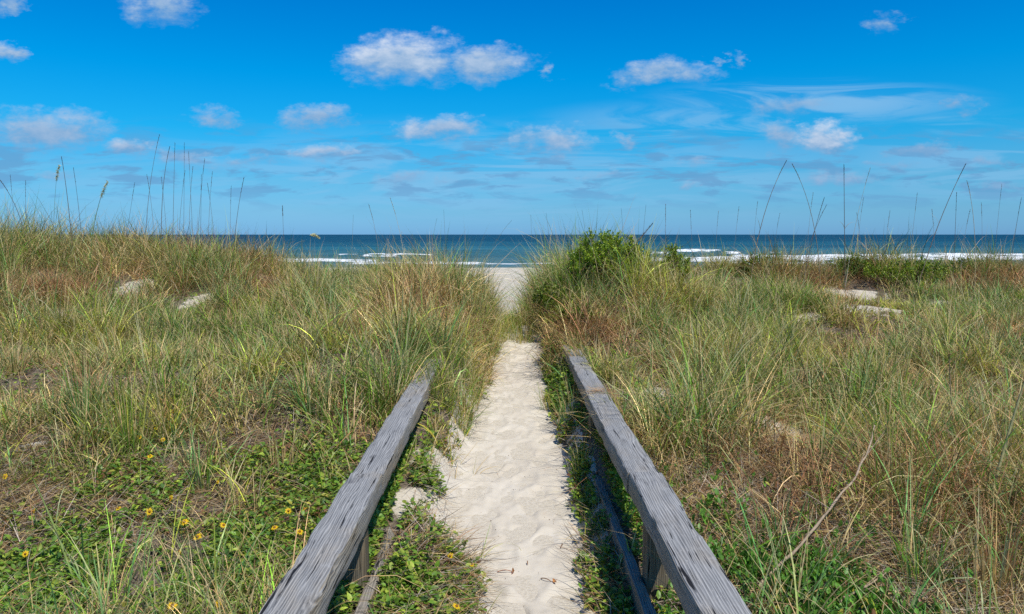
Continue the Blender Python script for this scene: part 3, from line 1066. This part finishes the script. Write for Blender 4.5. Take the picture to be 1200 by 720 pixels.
def stalk(bx, by, tx, ty, Y, label, thick=.003, col=SIL, head=None, sag=.25, lean_y=None, group='tall stalks rising above the dune grass', spike=True, name='grass_stalk', cat='grass stalk', leaf=False):
    """a culm whose foot stands on the dune; head: None, 'spike' or 'plume'"""
    d = px_dir(bx, by); x0 = d[0] / d[1] * Y
    y0 = Y
    z0 = gz(x0, y0)
    Yt = Y + (rng.normal(0, .12) if lean_y is None else lean_y)
    d2 = px_dir(tx, ty)
    tip = np.array([d2[0] / d2[1] * Yt, Yt, CAM_Z + d2[2] / d2[1] * Yt])
    root = empty(name, (x0, y0, z0))
    tag(root, label, cat, group)
    pts = stalk_pts((x0, y0, z0 - .02), tip, sag) - np.array([x0, y0, z0])
    g = Geo()
    n = len(pts)
    cc = np.array(col)[None] * np.linspace(1.6, .9, n)[:, None]
    tube(g, pts, np.linspace(thick * 1.7, thick * .8, n), cc, 5)
    g.build('culm', M_STEM, root)
    dirs = pts[-1] - pts[-4]; dirs /= np.linalg.norm(dirs)
    if head == 'spike' or (head is None and spike):
        g = Geo()
        m = 64 if head is None else 90
        ln = .30 if head is None else .16
        q = rng.random(m)
        k = n - 1 - q * (ln / max(.3, np.linalg.norm(pts[-1] - pts[0])) * (n - 1))
        k0 = np.clip(k.astype(int), 0, n - 2); fr = (k - k0)[:, None]
        P = pts[k0] * (1 - fr) + pts[k0 + 1] * fr
        leaves(g, P, rng.uniform(0, 6.3, m), rng.uniform(1.0, 1.5, m), rng.uniform(.010, .018, m) * (1 if head is None else 1.3),
               jit(np.array(col) * 1.1, m), .7)
        tube(g, pts[max(0, int(n - 1 - (ln / max(.3, np.linalg.norm(pts[-1] - pts[0])) * (n - 1)))):], thick * 1.0, np.array(col) * .9, 5)
        g.build('seed_spike', M_DRY, root)
    if head == 'plume':
        g = Geo()
        sgn = np.array([dirs[0], dirs[1], 0]); hn = np.linalg.norm(sgn[:2])
        sgn = sgn / hn if hn > .05 else np.array([1, 0, 0])
        t = np.linspace(0, 1, 14)[:, None]
        e = pts[-1]
        H = .25
        curve = e + sgn * (t * H * .8) + np.array([0, 0, 1]) * (t * .06 - t * t * .12)
        if ty < 235:
            curve = e + dirs * t * H + sgn * (t * t * .05)
        m = 300
        q = rng.random(m)
        k = q * 12.99; k0 = k.astype(int); fr = (k - k0)[:, None]
        P = curve[k0] * (1 - fr) + curve[k0 + 1] * fr + rng.normal(0, .009, (m, 3)) * (1 - np.abs(q[:, None] - .45) * .9) * 1.3
        az0 = math.atan2(sgn[1], sgn[0])
        leaves(g, P, az0 + rng.normal(0, .6, m), rng.normal(.1, .5, m), rng.uniform(.014, .026, m), jit(np.array([.70, .64, .36]), m, .12), .75)
        tube(g, curve, .0016, (.4, .36, .15), 4)
        g.build('seed_plume', M_DRY, root)
    if leaf:
        for _ in range(4):
            g = Geo()
            P = pts[[rng.integers(2, 7)]]
            blades(g, P, rng.uniform(0, 6.28, 1), rng.uniform(.10, .24, 1), rng.uniform(.2, .5, 1), rng.uniform(.6, 1.6, 1), np.full(1, .006), jit(np.array(col), 1), jit(STRAW, 1), 6)
            g.build('leaf_blade', M_GRASS, root)
    return root


PALE = (.42, .38, .26); TANC = (.40, .30, .16); GRN = (.17, .22, .06)
# left crest, one by one
stalk(167, 245, 187, 158, 12.6, 'tallest thin dark stalk of the left crest, leaning right', .0026)
stalk(187, 255, 199, 172, 12.2, 'dark curved stalk with a beaded seed spike just right of the tallest left one', .0034, sag=.45)
stalk(200, 250, 205, 168, 12.8, 'straight slender dark stalk in the middle of the left cluster', .0024, sag=.05)
stalk(83, 250, 72, 184, 12.0, 'thick dark stalk bowed to the left above the far left crest', .0036, sag=.4)
stalk(95, 252, 86, 197, 12.4, 'thin dark stalk just right of the thick bowed one on the left crest', .0024, sag=.35)
stalk(33, 262, -2, 209, 11.8, 'dark arching stalk falling to the left edge above the crest', .0032, sag=.5)
stalk(270, 265, 286, 208, 12.0, 'stalk leaning right at the end of the left crest where the sea begins', .0028, sag=.2, leaf=True)
stalk(333, 290, 331, 242, 11.8, 'short straight stalk with a dark seed spike against the left sea horizon', .0022, sag=.0, head='spike')
stalk(105, 330, 118, 232, 11.0, 'green sea oats stem with a pale hanging plume on the left crest', .0036, GRN, 'plume', sag=.3, name='sea_oats', cat='sea oats', leaf=True)
stalk(60, 262, 66, 212, 12.2, 'sea oats with a faint yellow-green plume at the far left', .002, GRN, 'plume', sag=.2, name='sea_oats', cat='sea oats')
stalk(361, 318, 364, 276, 11.4, 'sea oats with a cream plume drooping right over the sea', .0026, PALE, 'plume', sag=.1, name='sea_oats', cat='sea oats')
# right side, one by one
stalk(878, 325, 922, 188, 10.6, 'tall reddish stalk leaning right, first from the bushes on the right', .0036, (.22, .15, .09), sag=.35, leaf=True)
stalk(962, 350, 928, 192, 10.4, 'long stalk bowing left that crosses a pair of short dark ones', .003, (.22, .17, .10), sag=.4)
stalk(940, 300, 966, 232, 10.8, 'short dark stalk leaning right beside the long left-bowing one', .0032, sag=.15)
stalk(936, 306, 969, 240, 11.2, 'faint short stalk leaning right, parallel to a darker one', .0022, sag=.25)
stalk(993, 308, 989, 193, 10.6, 'upright stalk with a dark spike and a knot, nearly vertical on the right', .0036, sag=.0, leaf=True)
stalk(991, 300, 1020, 197, 11.0, 'pale grey stalk leaning right from the foot of the upright knotted one', .002, PALE, sag=.25)
stalk(1073, 318, 1132, 192, 10.6, 'long straight stalk leaning far right, tallest above the right surf', .0038, (.17, .12, .08), sag=.15, leaf=True)
stalk(1142, 345, 1133, 212, 10.8, 'tan stalk bowing left right of the long leaning one', .0026, TANC, sag=.45)
stalk(1117, 330, 1121, 226, 11.2, 'slender stalk standing between the long leaning one and its bowing neighbour', .0024, sag=.15)
stalk(1184, 300, 1197, 232, 11.6, 'thin dark stalk near the right edge of the picture', .0022, sag=.2)
stalk(448, 300, 432, 240, 11.2, 'thin grey stalk leaning left over the sea, left of the path', .0018, (.25, .22, .17), sag=.3)
stalk(478, 300, 457, 232, 10.6, 'pale stalk with a small bent flag tip, left of the path', .002, PALE, sag=.3, leaf=True)
stalk(781, 300, 780, 240, 10.2, 'thin reddish stalk rising straight between the tall and the small bush', .0018, (.28, .17, .12), sag=.0)
stalk(700, 400, 765, 262, 8.6, 'bare reddish twig leaning right across the face of the tall bush', .0038, (.20, .13, .09), sag=.1)
# foreground
stalk(1111, 700, 1112, 415, 4.2, 'long straight tan stalk standing upright in the right foreground', .0030, TANC, sag=.0, lean_y=-.1)
stalk(1146, 730, 1203, 440, 3.3, 'thick green and tan stalk leaning right at the right edge foreground', .0050, (.26, .24, .11), sag=.1, lean_y=.1, spike=False, leaf=True)
stalk(1047, 720, 1062, 520, 3.6, 'yellow-green leafy stem in the right foreground', .0042, (.30, .31, .08), sag=.05, lean_y=.0, spike=False, leaf=True)
stalk(958, 500, 948, 360, 8.0, 'tan stalk leaning slightly left below the bare sand on the right', .0034, TANC, sag=.1, spike=False)
stalk(1027, 470, 1028, 330, 8.6, 'straight tan stalk rising before the broad green bush', .003, TANC, sag=.0, spike=False)
stalk(95, 735, 38, 560, 3.0, 'green culm leaning left in the left bottom corner', .0034, GRN, sag=.15, lean_y=.15, spike=False, leaf=True)
# the thin look-alikes of the two crests
for (bx, by, tx, ty) in [(212, 250, 216, 168), (225, 252, 221, 178), (228, 252, 240, 186), (206, 260, 217, 200), (241, 250, 249, 201), (143, 256, 158, 214),
                         (232, 256, 236, 205), (218, 250, 226, 196), (195, 258, 189, 208), (268, 262, 271, 218), (20, 262, 12, 205), (29, 262, 30, 212), (252, 258, 243, 215), (180, 250, 172, 205)]:
    stalk(bx, by, tx, ty, 12.3 + rng.normal(0, .4), 'thin bare dark stalk among many alike on the left crest', .0019, sag=rng.uniform(-.1, .4), group='thin stalks of the left crest')
for (bx, by, tx, ty) in [(838, 300, 842, 248), (857, 300, 866, 242), (905, 300, 914, 250), (1003, 300, 1012, 232), (1035, 305, 1043, 247), (1063, 300, 1075, 226),
                         (1127, 300, 1137, 246), (1152, 300, 1150, 238), (1165, 300, 1174, 216), (1098, 302, 1092, 246), (945, 292, 953, 226), (882, 296, 888, 236), (1012, 300, 1004, 250), (815, 300, 809, 246)]:
    stalk(bx, by, tx, ty, 12.4 + rng.normal(0, .5), 'thin faint stalk among many alike above the right crest', .0016, (.24, .21, .16), sag=rng.uniform(-.1, .4), group='thin stalks of the right crest')
for (bx, by, tx, ty) in [(410, 300, 414, 252), (500, 300, 512, 256), (525, 300, 520, 246), (560, 300, 600, 258), (625, 310, 622, 252), (650, 300, 640, 250), (690, 300, 682, 246), (735, 290, 728, 244), (748, 290, 757, 240)]:
    stalk(bx, by, tx, ty, 9.6 + rng.normal(0, .5), 'thin grass tip among many alike above the grass beside the beach gap', .0014, (.20, .21, .12), sag=rng.uniform(-.1, .5), group='thin tips beside the beach gap', spike=False)


# ------------------------------------------------------------------ distinct grass tufts
def tuft(px, py, h, n, spread, label, cols, lean=(0, 0), dead=.2, wid=.0055, droop=.8, S=8):
    p = at(px, py)
    root_loc = p
    g = Geo()
    a = rng.uniform(0, 6.28, n); r = rng.random(n) ** .7 * spread
    x = p[0] + np.cos(a) * r; y = p[1] + np.sin(a) * r
    P = np.stack([x, y, ground(x, y) - .01], -1)
    az = a + rng.normal(0, .5, n)
    L = h * rng.uniform(.5, 1.15, n)
    th = np.abs(rng.normal(.12, .1, n)); be = np.abs(rng.normal(.35, .35, n)) * droop + (rng.random(n) < .2) * rng.uniform(.6, 1.6, n) * droop
    if lean != (0, 0):
        la = math.atan2(lean[1], lean[0])
        az = la + rng.normal(0, .9, n); th = th + math.hypot(*lean)
    cols = np.array(cols)
    c = cols[rng.integers(0, len(cols), n)] * np.exp(rng.normal(0, .16, (n, 1)))
    dd = rng.random(n) < dead
    c = np.where(dd[:, None], jit(TAN, n), c)
    blades(g, P, az, L, th, be, np.abs(rng.normal(wid, wid * .3, n)), c, np.where((rng.random(n) < .3)[:, None], jit(STRAW * .9, n), c * 1.1), S)
    o = g.build('grass_tuft', M_GRASS, origin=p)
    tag(o, label, 'grass tuft', 'tufts standing out from the dune grass')
    return o


BG = [BLUEG, GREEN, BLUEG * 1.15]; YG = [YELG, OLIVE, GREEN]
tuft(98, 505, .62, 70, .07, 'dense blue-green tuft on bare thatch at the left', BG, dead=.12, droop=.5)
tuft(152, 535, .66, 80, .10, 'tall upright yellow-green tuft right of the blue-green one, flowers at its foot', YG, dead=.2, droop=.5)
tuft(238, 578, .48, 34, .04, 'narrow fan of green blades at the upper edge of the flower mat', BG, dead=.15)
tuft(262, 585, .30, 22, .05, 'low tuft of straw blades lying right beside the narrow green fan', [STRAW, TAN, OLIVE], (.5, 0.1), .6)
tuft(205, 500, .5, 50, .09, 'mixed green and straw tuft between the tall tuft and the left railing', YG, dead=.35)
tuft(372, 490, .42, 50, .08, 'green tuft with one dark bent blade left of the left railing', BG, dead=.2)
tuft(330, 560, .36, 40, .08, 'reddish and tan tuft at the outer side of the left railing', [TAN, RED, OLIVE], dead=.5)
tuft(432, 475, .34, 46, .06, 'leafy bright green tuft touching the outer edge of the left railing', BG, dead=.1)
tuft(512, 470, .50, 90, .10, 'large green tuft hanging over the far end of the left railing', YG, (.25, -.15), .25, .004, 1.3)
tuft(545, 455, .55, 110, .13, 'large drooping green tuft spilling onto the left edge of the path', YG, (.2, -.1), .22, .004, 1.3)
tuft(470, 560, .30, 34, .05, 'straw tuft arching out of the shade under the left railing', [STRAW, TAN, OLIVE], (.35, -.1), .6, .0032, 1.8)
tuft(500, 540, .26, 40, .08, 'thin green tuft between the left railing and the sand', YG, (.1, 0), .3, .0035, 1.3)
tuft(668, 497, .40, 60, .05, 'upright green tuft leaning on the inner side of the right railing', BG, (-.12, .05), .1, .004, .5)
tuft(642, 482, .28, 40, .06, 'short tuft of green blades at the right edge of the sand', YG, (-.1, 0), .3, .0035)
tuft(737, 655, .20, 11, .02, 'small pale blue-green tuft of curled blades beside the lower right rail', [BLUEG * 1.5], dead=0, wid=.008, droop=2.4)
tuft(680, 560, .24, 50, .07, 'weedy green tuft between the sand and the right railing', YG, dead=.35, wid=.003)
tuft(915, 660, .36, 26, .03, 'blue-green tuft at the foot of the fallen branch', [BLUEG * 1.3], dead=.05, wid=.006, droop=.5)
tuft(960, 560, .46, 34, .05, 'green tuft with long loose blades in the right foreground', BG, dead=.2, wid=.005)
tuft(925, 425, .55, 50, .06, 'dark green tuft standing out on the middle of the right dune', [GREEN * .8, BLUEG * .9], dead=.1)
tuft(1045, 470, .5, 90, .12, 'spiky olive tuft on the right dune', YG, dead=.4)
tuft(1180, 560, .55, 110, .13, 'dense reddish-brown dead tuft at the right edge of the picture', [RED, RED * 1.2, TAN], dead=.25, droop=.6)
tuft(1165, 700, .42, 90, .13, 'brown dead tuft in the right bottom corner behind the thick stalk', [RED * 1.2, TAN, RED], dead=.3, droop=.5)
tuft(1080, 690, .34, 44, .08, 'blue-green tuft in the right bottom corner left of the dead one', [BLUEG * 1.2, GREEN], dead=.2)
tuft(1050, 600, .36, 80, .16, 'stand of thin reddish stems behind the fallen branch', [RED, TAN, RED], dead=.35, wid=.003, droop=.4)
tuft(20, 440, .5, 60, .1, 'fine pale tuft at the left edge of the picture', [TAN, OLIVE, STRAW], dead=.4, wid=.003)
tuft(100, 700, .45, 16, .06, 'sparse long blades rising from the leaf mat at the bottom left', BG, dead=.25, wid=.005, droop=1.2)
tuft(200, 660, .42, 12, .05, 'few long arching blades over the flower mat', [GREEN, YELG], (.3, .1), .3, .0045, 1.3)
tuft(560, 655, .30, 9, .02, 'few thin green blades arching over the sand from the left', [OLIVE, GREEN], (.5, 0), .2, .0035, 1.6)
tuft(556, 560, .32, 8, .03, 'wispy blades bent onto the sand on the left of the path', [OLIVE, TAN], (.6, -.1), .3, .003, 1.6)
tuft(566, 400, .78, 150, .16, 'tall drooping tuft forming the left side of the beach gap', YG, (.12, 0), .3, .0045, 1.2)
tuft(556, 368, .80, 130, .16, 'tuft behind the drooping one at the left side of the beach gap', BG, (.1, 0), .3, .0045, 1.1)
tuft(628, 392, .66, 120, .12, 'brown and green tuft forming the right side of the beach gap', [RED, OLIVE, GREEN], (-.1, 0), .35, .0045, 1.0)
tuft(622, 366, .74, 120, .14, 'tuft behind the brown and green one at the right side of the beach gap', YG, (-.1, 0), .35, .0045, 1.0)
tuft(486, 462, .42, 70, .10, 'straw-mixed green tuft bending over the far half of the left railing from outside', YG, (.35, 0), .3, .0038, 1.3)
tuft(536, 500, .36, 60, .08, 'low green tuft at the left edge of the sand before the drooping ones', YG, (.25, -.1), .25, .0036, 1.3)
tuft(680, 425, .36, 70, .09, 'brown tuft bending over the far end of the right railing', [RED, TAN, OLIVE], (-.3, -.1), .3, .0038, 1.2)
tuft(660, 402, .34, 60, .09, 'low reddish tuft where the sand path meets the right railing end', [RED, RED * .8, OLIVE], dead=.3, wid=.004)
tuft(1130, 345, .42, 130, .30, 'dark reddish-brown tuft under the right crest near the picture edge', [RED * .6, RED * .8, OLIVE], dead=.15, wid=.006)
tuft(958, 335, .40, 120, .26, 'reddish-brown tuft on the right crest above the bare sand', [RED * .7, RED, OLIVE], dead=.2, wid=.006)
tuft(590, 399, .34, 170, .15, 'low yellow-green tuft growing across the left half of the path end', YG, dead=.15, wid=.004)
tuft(614, 401, .32, 160, .15, 'low yellow-green tuft growing across the right half of the path end', YG, dead=.25, wid=.004)
tuft(601, 390, .38, 170, .15, 'yellow-green tuft closing the sand path behind two lower ones', YG, dead=.15, wid=.004)
tuft(480, 440, .55, 120, .12, 'green tuft whose blades fall across the far end of the left railing', BG, (.45, -.1), .2, .004, 1.3)
tuft(524, 455, .42, 70, .07, 'short green tuft pressed against the inner side of the left railing end', YG, (-.1, -.1), .2, .004, 1.2)
tuft(700, 330, .9, 70, .12, 'tall straw and green tuft in front of the tall bush', YG, dead=.4)



# the tangle really lies on the beam
def tangle():
    g = Geo()
    m = 130
    x = rng.normal(.60, .045, m); y = rng.normal(4.66, .04, m)
    P = np.stack([x, y, .497 + np.abs(rng.normal(.0, .010, m))], -1)
    az = rng.normal(0.1, .5, m) + (rng.random(m) < .5) * np.pi
    blades(g, P, az, rng.uniform(.05, .15, m), rng.normal(1.5, .12, m), rng.normal(.15, .25, m), rng.uniform(.0015, .0035, m), jit(RED * 1.3, m), jit(TAN, m), 5)
    o = g.build('dead_grass_tangle', M_DRY, origin=(.6, 4.66, .5))
    tag(o, 'brown tangle of dead grass lying across the joint of the right railing', 'dead grass')


tangle()


# ------------------------------------------------------------------ yellow flowers
def flower(i, px, py, label, size=.022, half=False):
    p = at(px, py, .105)
    x, y = p[0], p[1]
    z = gz(x, y)
    top = .095 + rng.uniform(0, .03)
    root = empty('yellow_flower', (x, y, z))
    tag(root, label, 'flower', 'yellow daisy-like flowers in the leaf mats')
    ax = Vector((rng.normal(0, .3), -.45 + rng.normal(0, .2), 1)).normalized()
    if half:
        ax = Vector((rng.normal(0, .6), -.9, .5)).normalized()
    M = np.array(ax.to_track_quat('Z', 'Y').to_matrix())
    c0 = np.array([0, 0, top])
    g = Geo()
    n = 12
    an = np.arange(n) * 2 * math.pi / n + rng.normal(0, .07, n)
    pet = np.array([[0, .12, 0], [-.16, .5, .03], [-.12, .85, .0], [0, 1, -.05], [.12, .85, .0], [.16, .5, .03], [0, .5, .05]])
    V = []; L = []; S = []; C = []
    for a in an:
        ca, sa = math.cos(a), math.sin(a)
        Rz = np.array([[ca, -sa, 0], [sa, ca, 0], [0, 0, 1]])
        Q = (pet * size * rng.uniform(.85, 1.1)) @ Rz.T
        b0 = len(V)
        for q, pv in zip(Q, pet):
            V.append(M @ q + c0); C.append((.86, .56, .015) if pv[1] > .3 else (.80, .38, .01))
        for f in LEAF_F:
            S.append(len(L)); L += [b0 + k for k in f]
    g.add(np.array(V), L, S, np.array(C))
    g.build('petals', M_PETAL, root)
    g = Geo()
    rings = [(0.001, .010), (.55, .008), (.9, .004), (1.0, 0)]
    prof = np.array(rings); V = []; L = []; S = []
    sd_ = 10; R0 = size * .34
    for (rr, zz) in rings:
        for k in range(sd_):
            a = 2 * math.pi * k / sd_
            V.append(M @ np.array([rr * R0 * math.cos(a), rr * R0 * math.sin(a), zz * .8 + .001]) + c0)
    for j in range(3):
        for k in range(sd_):
            S.append(len(L)); L += [j * sd_ + k, (j + 1) * sd_ + k, (j + 1) * sd_ + (k + 1) % sd_, j * sd_ + (k + 1) % sd_]
    g.add(np.array(V), L, S, np.tile(np.array([[.30, .13, .02]]), (len(V), 1)))
    g.build('flower_disc', M_STEM, root)
    g = Geo()
    tube(g, [(0.01, .008, 0), (.004, .004, top * .5), tuple(c0)], .0013, (.14, .20, .05), 5)
    g.build('stem', M_STEM, root)


FL = [(216, 612, 'open yellow flower in the middle of the left leaf mat', .024, 0),
      (232, 635, 'largest open yellow flower, lowest of the trio in the left leaf mat', .025, 0),
      (262, 620, 'yellow flower at the right of the trio in the left leaf mat', .023, 0),
      (211, 651, 'half-closed orange-yellow flower under the trio in the left leaf mat', .016, 1),
      (202, 710, 'yellow flower at the bottom edge of the picture on the left', .024, 0),
      (256, 712, 'small wilted yellow flower at the bottom edge, right of an open one', .018, 1),
      (175, 600, 'yellow flower seen edge-on behind green blades, left of the trio', .025, 1),
      (139, 601, 'small yellow flower left of the one behind green blades', .016, 0),
      (357, 598, 'yellow flower closest to the left railing', .020, 0),
      (351, 622, 'yellow flower just outside the left railing, lower right of a pair', .022, 0),
      (322, 624, 'yellow flower just outside the left railing, lower left of a pair', .022, 0),
      (338, 602, 'dim yellow flower above the pair outside the left railing', .018, 1),
      (200, 583, 'yellow flower at the top of the left leaf mat', .022, 1),
      (164, 516, 'yellow flower at the foot of the tall yellow-green tuft', .019, 1),
      (191, 517, 'small flower right of the one at the foot of the tall tuft', .018, 1),
      (203, 484, 'uppermost yellow flower on the left dune', .020, 1),
      (183, 506, 'tiny yellow flower between two tufts on the left', .014, 0),
      (176, 537, 'yellow flower on bare thatch below the tall tuft', .022, 0),
      (255, 566, 'small yellow flower beside the narrow green fan', .015, 1),
      (40, 603, 'yellow flower seen from the side near the left edge', .020, 1),
      (6, 558, 'orange-yellow flower at the left edge of the picture', .020, 1),
      (30, 655, 'faded yellow flower low in the left bottom corner', .018, 1),
      (528, 657, 'yellow flower at the back of the small mat by the path', .016, 1),
      (553, 660, 'yellow flower at the back right of the small mat beside the sand', .016, 0),
      (535, 716, 'yellow flower at the bottom edge in the small mat by the path', .019, 0)]
for i, f in enumerate(FL):
    flower(i, f[0], f[1], f[2], f[3] * rng.uniform(.74, .92), f[4])


# ------------------------------------------------------------------ fallen branches and driftwood
def branch(pts_px, r0, r1, col, label, lift=.05, twigs=()):
    P = []
    for k, q in enumerate(pts_px):
        p = at(q[0], q[1], q[2] if len(q) > 2 else lift)
        P.append(p)
    P = np.array(P)
    t = np.linspace(0, len(P) - 1, 26)
    Q = np.stack([np.interp(t, np.arange(len(P)), P[:, k]) for k in range(3)], -1)
    Q += np.stack([fbm(t * 1.3, t * 0 + k * 5, 12, 3) * .025 for k in range(3)], -1)
    o = Q[0].copy()
    root = empty('dead_branch', tuple(o))
    tag(root, label, 'branch')
    g = Geo()
    tube(g, Q - o, np.linspace(r0, r1, 26) * (1 + .15 * np.sin(t * 9)), np.array(col)[None] * np.linspace(.9, 1.15, 26)[:, None], 7)
    g.build('stem', M_STEM, root)
    for (k, dx_, dy_, dz_, ln) in twigs:
        g = Geo()
        d = np.array([dx_, dy_, dz_]); d = d / np.linalg.norm(d)
        s = np.linspace(0, 1, 7)[:, None]
        tube(g, Q[k] - o + d * ln * s + np.array([0, 0, -.05]) * s * s * ln, np.linspace(r1 * .9, r1 * .4, 7), col, 5)
        g.build('twig', M_STEM, root)


branch([(888, 688, .05), (930, 650, .10), (975, 600, .16), (1000, 565, .22), (1018, 535, .28), (1024, 500, .34)], .0070, .0030, (.36, .27, .18),
       'long bare grey-tan branch lying diagonally in the right foreground', twigs=[(16, .5, .6, .5, .18), (10, -.6, .3, .4, .15), (20, .6, .2, .7, .16)])
branch([(982, 707, .05), (1015, 690, .07), (1045, 672, .09)], .0055, .0025, (.34, .25, .16),
       'short broken branch at the bottom of the right foreground', twigs=[(12, .6, .4, .2, .16), (7, .9, .2, .2, .14)])


def driftwood(px, py, lx, ly, lz, rot, label):
    p = at(px, py, .01)
    r = beam_like(lx, ly, lz, int(px))
    o = mesh_np('driftwood', r[0], r[1], r[2], wood_mat('driftwood_grey', px, (1.5, 1.42, 1.3), 1.0), None)
    o.location = (p[0], p[1], p[2] + .01); o.rotation_euler = (.05, .1, rot)
    tag(o, label, 'driftwood')


def beam_like(lx, ly, lz, s):
    n, k = 14, 8
    V = []; L = []; S = []
    for i in range(n):
        t = i / (n - 1)
        f = math.sin(math.pi * (.08 + .84 * t)) ** .5
        for j in range(k):
            a = 2 * math.pi * j / k
            q = 1 + .5 * float(vnoise(np.array(t * 7.), np.array(j * 1.3 + s), 4))
            V.append(((math.cos(a) * lx * .5) * f * q, (t - .5) * ly, math.sin(a) * lz * .5 * f * q))
    for i in range(n - 1):
        for j in range(k):
            j2 = (j + 1) % k
            S.append(len(L)); L += [i * k + j, (i + 1) * k + j, (i + 1) * k + j2, i * k + j2]
    S.append(len(L)); L += list(range(k)); S.append(len(L)); L += list(range((n - 1) * k, n * k))[::-1]
    return np.array(V), L, S


driftwood(38, 524, .055, .17, .03, -1.0, 'bleached piece of driftwood on the thatch at the left edge')
driftwood(20, 532, .025, .15, .02, -1.0, 'thin grey stick of driftwood ending at the left picture edge')
driftwood(26, 475, .05, .07, .03, .3, 'small pale chip of wood above the bleached driftwood')


# ------------------------------------------------------------------ litter on the sand path
def top_z(x, y):
    return path_z(np.atleast_2d(x), np.atleast_2d(y))[0]


geo = Geo()
m = 420
y = rng.uniform(1.9, 8.8, m); x = path_x(y) + rng.choice([-1, 1], m) * np.abs(rng.normal(.28, .12, m))
P = np.stack([x, y, top_z(x, y) + .002], -1)
blades(geo, P, rng.uniform(0, 6.3, m), rng.uniform(.008, .05, m), rng.normal(1.5, .1, m), rng.normal(0, .3, m), rng.uniform(.001, .0028, m),
       jit(RED, m, .4), jit(GREYB, m, .4), 3, phi=rng.uniform(0, 6.3, m))
m = 260
y = rng.uniform(1.9, 8.8, m); x = path_x(y) + rng.normal(0, .26, m)
leaves(geo, np.stack([x, y, top_z(x, y) + .002], -1), rng.uniform(0, 6.3, m), rng.normal(.05, .15, m), rng.uniform(.003, .010, m), jit(np.array([.16, .10, .06]), m, .4), 1.0)
m = 34
y = rng.uniform(2.4, 8.5, m); x = path_x(y) + rng.choice([-1, 1], m) * np.abs(rng.normal(.30, .08, m))
P = np.stack([x, y, top_z(x, y) + .003], -1)
blades(geo, P, rng.uniform(0, 6.3, m), rng.uniform(.1, .3, m), rng.normal(1.48, .05, m), rng.normal(.06, .06, m), rng.uniform(.0012, .0022, m), jit(OLIVE, m), jit(TAN, m), 6)
o = geo.build('path_debris', M_DRY)
tag(o, 'brown specks, leaf bits and short stems scattered on the white sand', 'debris', kind='stuff')


def twig(px, py, ln, az, label, col=(.20, .10, .05), leafy=0):
    p = at(px, py, .006)
    z = float(top_z(p[0], p[1])[0]) + .004
    root = empty('dry_twig', (p[0], p[1], z))
    tag(root, label, 'twig')
    g = Geo()
    s = np.linspace(0, 1, 7)[:, None]
    Q = np.array([math.cos(az), math.sin(az), 0]) * s * ln + np.array([-math.sin(az), math.cos(az), 0]) * (s * s * ln * .2) + np.array([0, 0, .012]) * np.sin(s * 3.1)
    tube(g, Q, np.linspace(.0024, .0014, 7), col, 5)
    g.build('stem', M_STEM, root)
    if leafy:
        g = Geo()
        leaves(g, Q[-1] + rng.normal(0, .006, (leafy, 3)) + np.array([0, 0, .006]), rng.uniform(0, 6.3, leafy), rng.normal(.2, .3, leafy), rng.uniform(.014, .024, leafy), jit(np.array([.42, .19, .07]), leafy, .25))
        g.build('dead_leaf', M_DRY, root)


twig(634, 680, .075, -1.0, 'twig ending in curled rust-coloured leaves on the sand near the bottom', leafy=7)
twig(657, 644, .035, 1.0, 'short dark brown stick alone on the sand')
twig(668, 714, .10, .0, 'stem with a dark seed head on the sand at the bottom edge', (.22, .14, .07), 3)
twig(583, 672, .07, -.3, 'reddish dry sprig on the sand beside the left leaf mat', (.34, .16, .09), 2)
twig(618, 665, .02, 1.4, 'tiny upright dark splinter in the middle of the sand')
